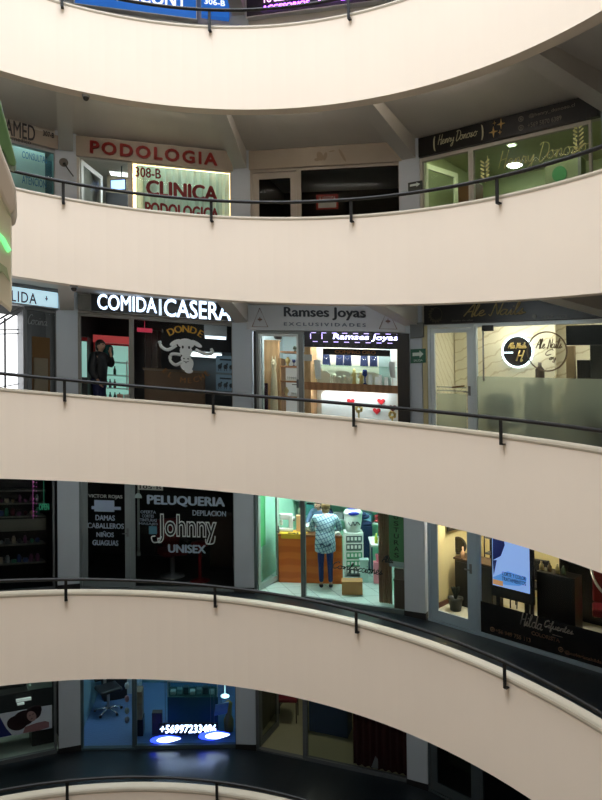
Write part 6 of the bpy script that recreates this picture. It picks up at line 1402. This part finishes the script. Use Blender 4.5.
mb = MB(); mb.box(-.23, .23, -.23, .23, .46, .54); mb.build('seat', BKS, Fc, t, bevel=.03); mb = MB(); mb.box(-.22, .22, .2, .28, .60, 1.0); mb.build('backrest', BKS, Fc, t, bevel=.03); mb = MB(); mb.bar((0, 0, .08), (0, 0, .46), .03); mb.box(-.03, .03, .2, .24, .45, .65); mb.build('column', GREY, Fc, t)
for k in range(5):
    g = k * 1.257; mb = MB(); mb.bar((0, 0, .10), (.27 * math.cos(g), .27 * math.sin(g), .06), .02); lg = mb.build('leg', mat('chrome', (.75, .8, .85), .15, .9), Fc, t); mb = MB(); mb.ball(.28 * math.cos(g), .28 * math.sin(g), .03, .03, n=8); mb.build('caster', BLACK, Fc, lg)
mb = MB(); mb.box(-.25, .25, .0, .3, .0, .70); mb.box(-.27, .27, -.03, .33, .70, .74); tag(mb.build('black_desk', BLACK, S.spot(.53, 2.0, .03, .35)), 'black desk corner at the top of the blue floor', 'desk')
mb = MB(); mb.box(.72, 1.0, 2.3, 2.85, .03, 1.2); mb.box(.70, 1.02, 2.28, 2.87, 1.2, 1.23); tag(mb.build('white_unit', mat('unit_white', lin(185, 210, 220), .5), S), 'pale unit at the back of the blue floor', 'cabinet')
mb = MB(); vs_ = [(127.5, 681), (127.5, 697), (127, 711), (127, 722)]
for k, (x, y) in enumerate(((127, 686), (127, 699), (127, 711), (127, 720))):
    u, v = S.uv(x, y, .5)
    if k == 0: os_ = thing('ornament_string', 'string of four pale ornaments hanging beside the blue doorway', 'ornament', S, (u, .5, v)); mb = MB(); mb.bar((u, .5, S.uv(127, 721, .5)[1]), (u, .5, CLEAR - .055), .003); mb.build('cord', ALU_D, S, os_)
    mb = MB(); mb.lathe([(.03, v - .05), (.05, v), (.04, v + .05), (.01, v + .07)], u, .5, 10)
    mb.build('ornament', mat('ornament_%d' % k, lin(*[(170, 190, 195), (130, 105, 115), (110, 125, 120), (120, 130, 140)][k]), .4), S, os_)
t = thing('display_counter', 'glass display counter behind the glowing phone number', 'counter', S, (2.2, .7, .03)); a = px(S, 160, 695, 205, 722, .6)
mb = MB(); mb.box(1.75, 2.75, .6, 1.1, .03, .7); mb.build('base', mat('teal_dark', lin(28, 72, 72), .5), S, t)
mb = MB(); mb.box(1.75, 2.75, .6, 1.1, .7, 1.0); mb.build('glass_top', mat('counter_glass', (.7, .85, .85), kind='glass'), S, t)
mb = MB(); [mb.bar((a_, b_, .7), (a_, b_, 1.0), .012) for a_ in (1.76, 2.74) for b_ in (.61, 1.09)]; mb.box(1.75, 2.75, .6, .63, .99, 1.01); mb.build('frame', GREY, S, t)
for k in range(7):
    u = 1.85 + k * .13; mb = MB(); mb.box(u - .05, u + .05, .72, .85, .702, .76 + .04 * (k % 3)); mb.box(u - .045, u + .045, .715, .72, .71, .74); tag(mb.build('phone_box', mat('phone_box_%d' % (k % 3), lin(*[(190, 205, 205), (120, 150, 155), (60, 80, 90)][k % 3]), .4), S), 'small boxed item inside the glass display counter', 'box', 'boxed items in the glass counter')
pbox(S, 'shelf_cabinet', 'shelf cabinet with pale goods left of the glass display counter', 'cabinet', 133, 692, 142, 722, .4, .7, mat('cabinet_beige_dim', lin(150, 150, 120), .5, c2=lin(110, 70, 55), scale=7), floor=.35)
pbox(S, 'cabinet_stand', 'dark stand under the shelf cabinet with pale goods', 'stand', 132, 723, 143, 728, .4, .7, BLACK, floor=.03, top=.345)
pbox(S, 'brown_box', 'brown box left of the glowing phone number', 'box', 152, 713, 162, 730, .45, .6, mat('box_brown_dim', lin(75, 58, 50), .6), floor=.03)
a = px(S, 214, 702, 229, 716, .35); mb = MB(); mb.prism([(a[0], a[1]), (a[2] - .04, a[1] + .05), (a[2], a[3]), (a[0] + .03, a[3] - .06)], .35, .38); mb.bar(((a[0] + a[2]) / 2, .36, a[3] - .03), ((a[0] + a[2]) / 2, .36, CLEAR - .05), .004)
tag(mb.build('blue_card', mat('card_blue', lin(50, 95, 160), .5, c2=lin(120, 150, 190), scale=8), S), 'tilted blue card hanging at the right of the bottom window', 'card')
a = px(S, 225, 716, 233, 736, .3); mb = MB(); u = (a[0] + a[2]) / 2; mb.lathe([(.09, .03), (.10, .25), (.06, .35), (.07, .50), (.08, .58), (.02, .63)], u, .60, 12); tag(mb.build('yellow_vase', mat('yellow_dim', lin(150, 125, 40), .5), S, base=(u, .60, .03)), 'dull yellow vase at the right end of the bottom window', 'vase')
u = S.uv(225, 696, .6)[0]; v = S.uv(225, 696, .6)[1]; mb = MB(); mb.ball(u, .6, v, .09, .06, .04); mb.bar((u, .6, v), (u, .6, CLEAR - .05), .006); tag(mb.build('pendant_lamp', mat('pendant_lit', (.7, .95, .95), .4, emit=2.2, ecol=(.65, .95, .95)), S), 'small bright pendant lamp at the right of the bottom window', 'lamp')

# --- empty looking shop with the olive floor
S = Shop(5, 1); room(S, 2.6, mat('olive_wall', lin(90, 88, 70), .6), mat('olive_floor', lin(150, 148, 118), .3), mat('olive_ceiling', lin(140, 138, 110), .6))
r = front(S, door='open', ang=1.48, frame=ALU_D, leafcol=mat('dim_frame', lin(95, 98, 92), .4, .2), glass=mat('dim_glass2', (.85, .87, .85), kind='glass'), dl='open glass door onto the olive floor', wl='dim window with the dark red curtain')
lamp(S, 1.2, 1.3, .5, .2, 11.0, (1, .97, .80), 'ceiling light panel over the olive floor')
t = thing('red_chair', 'dark red chair with thin black legs on the olive floor', 'chair', S, (.45, 1.1, .03)); Fc = S.spot(.42, 1.28, .03, .2)
mb = MB(); mb.box(-.22, .22, -.2, .22, .42, .49); mb.build('seat', DR, Fc, t, bevel=.02); mb = MB(); mb.box(-.22, .22, .18, .24, .5, .9); mb.build('backrest', DR, Fc, t, bevel=.02)
for x, y in ((-.2, -.18), (.2, -.18), (-.2, .18), (.2, .18)): mb = MB(); mb.bar((x, y, 0), (x, y, .43), .012); mb.build('leg', BLACK, Fc, t)
pbox(S, 'blue_cabinet', 'dark blue cabinet standing on the olive floor', 'cabinet', 309, 700, 347.5, 733, .98, 1.4, mat('cabinet_blue', lin(52, 72, 104), .5), floor=.03)
mb = MB(); a = (S.uv(353, 760, .10)[0], S.uv(414, 770, .10)[0]); n = 70
for i in range(n):
    u0_, u1_ = a[0] + (a[1] - a[0]) * i / n, a[0] + (a[1] - a[0]) * (i + 1) / n; f0, f1 = .14 + .03 * math.sin(i * .8), .14 + .03 * math.sin((i + 1) * .8)
    mb.add([(u0_, f0, .04), (u1_, f1, .04), (u1_, f1, 2.1), (u0_, f0, 2.1), (u0_, f0 + .015, .04), (u1_, f1 + .015, .04), (u1_, f1 + .015, 2.1), (u0_, f0 + .015, 2.1)], [(0, 1, 2, 3), (7, 6, 5, 4)], True)
tag(mb.build('curtain', mat('maroon_curtain', lin(62, 20, 24), .8), S), 'dark maroon curtain behind the dim bottom window', 'curtain')
mb = MB(); a = px(S, 371, 756, 378, 768, .05); mb.prism([(a[0], .09), (a[2], .09), (a[2], a[3] - .05), (a[2] - .05, a[3])], .05, .06); tag(mb.build('white_leaflet', mat('leaflet', lin(130, 132, 140), .6), S), 'small pale leaflet at the foot of the maroon curtain', 'leaflet')
# --- dark shop at the lower right
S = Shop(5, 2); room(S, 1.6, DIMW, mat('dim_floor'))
r = front(S, u1=S.L - .1, frame=mat('dim_grey_frame', lin(72, 80, 84), .4, .2), glass=SMOKE, stile=.12, dl='dim framed glass door at the lower right', wl='dim shop window at the lower right')
pbox(S, 'dark_shelf', 'dark shelf unit behind the dim lower right door', 'shelf', 446, 760, 485, 800, .9, 1.2, mat('shelf_olive', lin(58, 62, 54), .6), floor=.03)

# ================================================================== hanging sign at the left edge, out in the atrium
dist = 2.4
ctr = CAM + pixray(0, 230) * dist
Fh = Frame(ctr, Vector((math.cos(YAW - .40), -math.sin(YAW - .40), 0)))
K = dist / FPX
t = thing('hanging_sign', 'beige hanging sign with bright green lettering at the left edge', 'sign', Fh, (-.2, 0, -.33))
g_ = lambda x, y: (x * K, (230 - y) * K)
SB = mat('hanging_beige', lin(236, 230, 206), .6)
mb = MB(); mb.prism([g_(-50, 195), g_(3, 195), g_(10.2, 217), g_(10, 304), g_(8.5, 308.5), g_(0, 301), g_(-50, 296)], 0, .10); mb.build('panel', SB, Fh, t, bevel=.004)
mb = MB(); mb.prism([g_(-50, 128), g_(0, 145), g_(4, 158), g_(10, 174), g_(15, 190), g_(15.4, 205), g_(13.6, 213), g_(10, 217.5), g_(4, 206), g_(0, 196), g_(-50, 190)], -.05, .14); mb.build('cornice', mat('hanging_taupe', lin(205, 192, 174), .5), Fh, t, bevel=.012)
mb = MB(); mb.prism([g_(-32, 70), g_(0, 97), g_(5, 116), g_(10, 137), g_(14.5, 156), g_(15, 162), g_(12.5, 164.5), g_(8, 162), g_(3, 150), g_(-32, 128)], .0, .07); part_label(mb.build('glass_shade', mat('green_shade', lin(82, 118, 70), .35, c2=lin(105, 140, 92), scale=14), Fh, t, bevel=.008), 'green glass shade on top')
mb = MB(); mb.tube([(*g_(-1, 96), )[0:1] + (.03,) + (g_(-1, 96)[1],), (g_(14, 158)[0], .03, g_(14, 158)[1])], .006, 6); mb.build('shade_rim', mat('rim_pale', lin(140, 165, 128), .4), Fh, t)
mb = MB(); GN = mat('green_glow', (.3, .9, .4), .4, emit=1.1, ecol=(.18, .85, .28))
pts = smooth([(-16, 226), (-6, 232), (2, 239), (6, 247), (8.5, 251)]); mb.tube([(g_(*p)[0], -.008, g_(*p)[1]) for p in pts], .010, 6)
part_label(mb.build('neon_stroke', GN, Fh, t), 'bright green glowing stroke')
mb = MB(); mb.prism([g_(-32, 272), g_(-2, 262), g_(6, 268), g_(9, 282), g_(2, 272), g_(-32, 290)], -.012, -.002); mb.build('lettering', mat('sage', lin(178, 190, 150), .6), Fh, t)
mb = MB(); mb.tube([(-.10, .05, .3), (-.10, .05, 12.6 - ctr.z)], .012, 6); mb.build('suspension_rod', ALU_D, Fh, t)
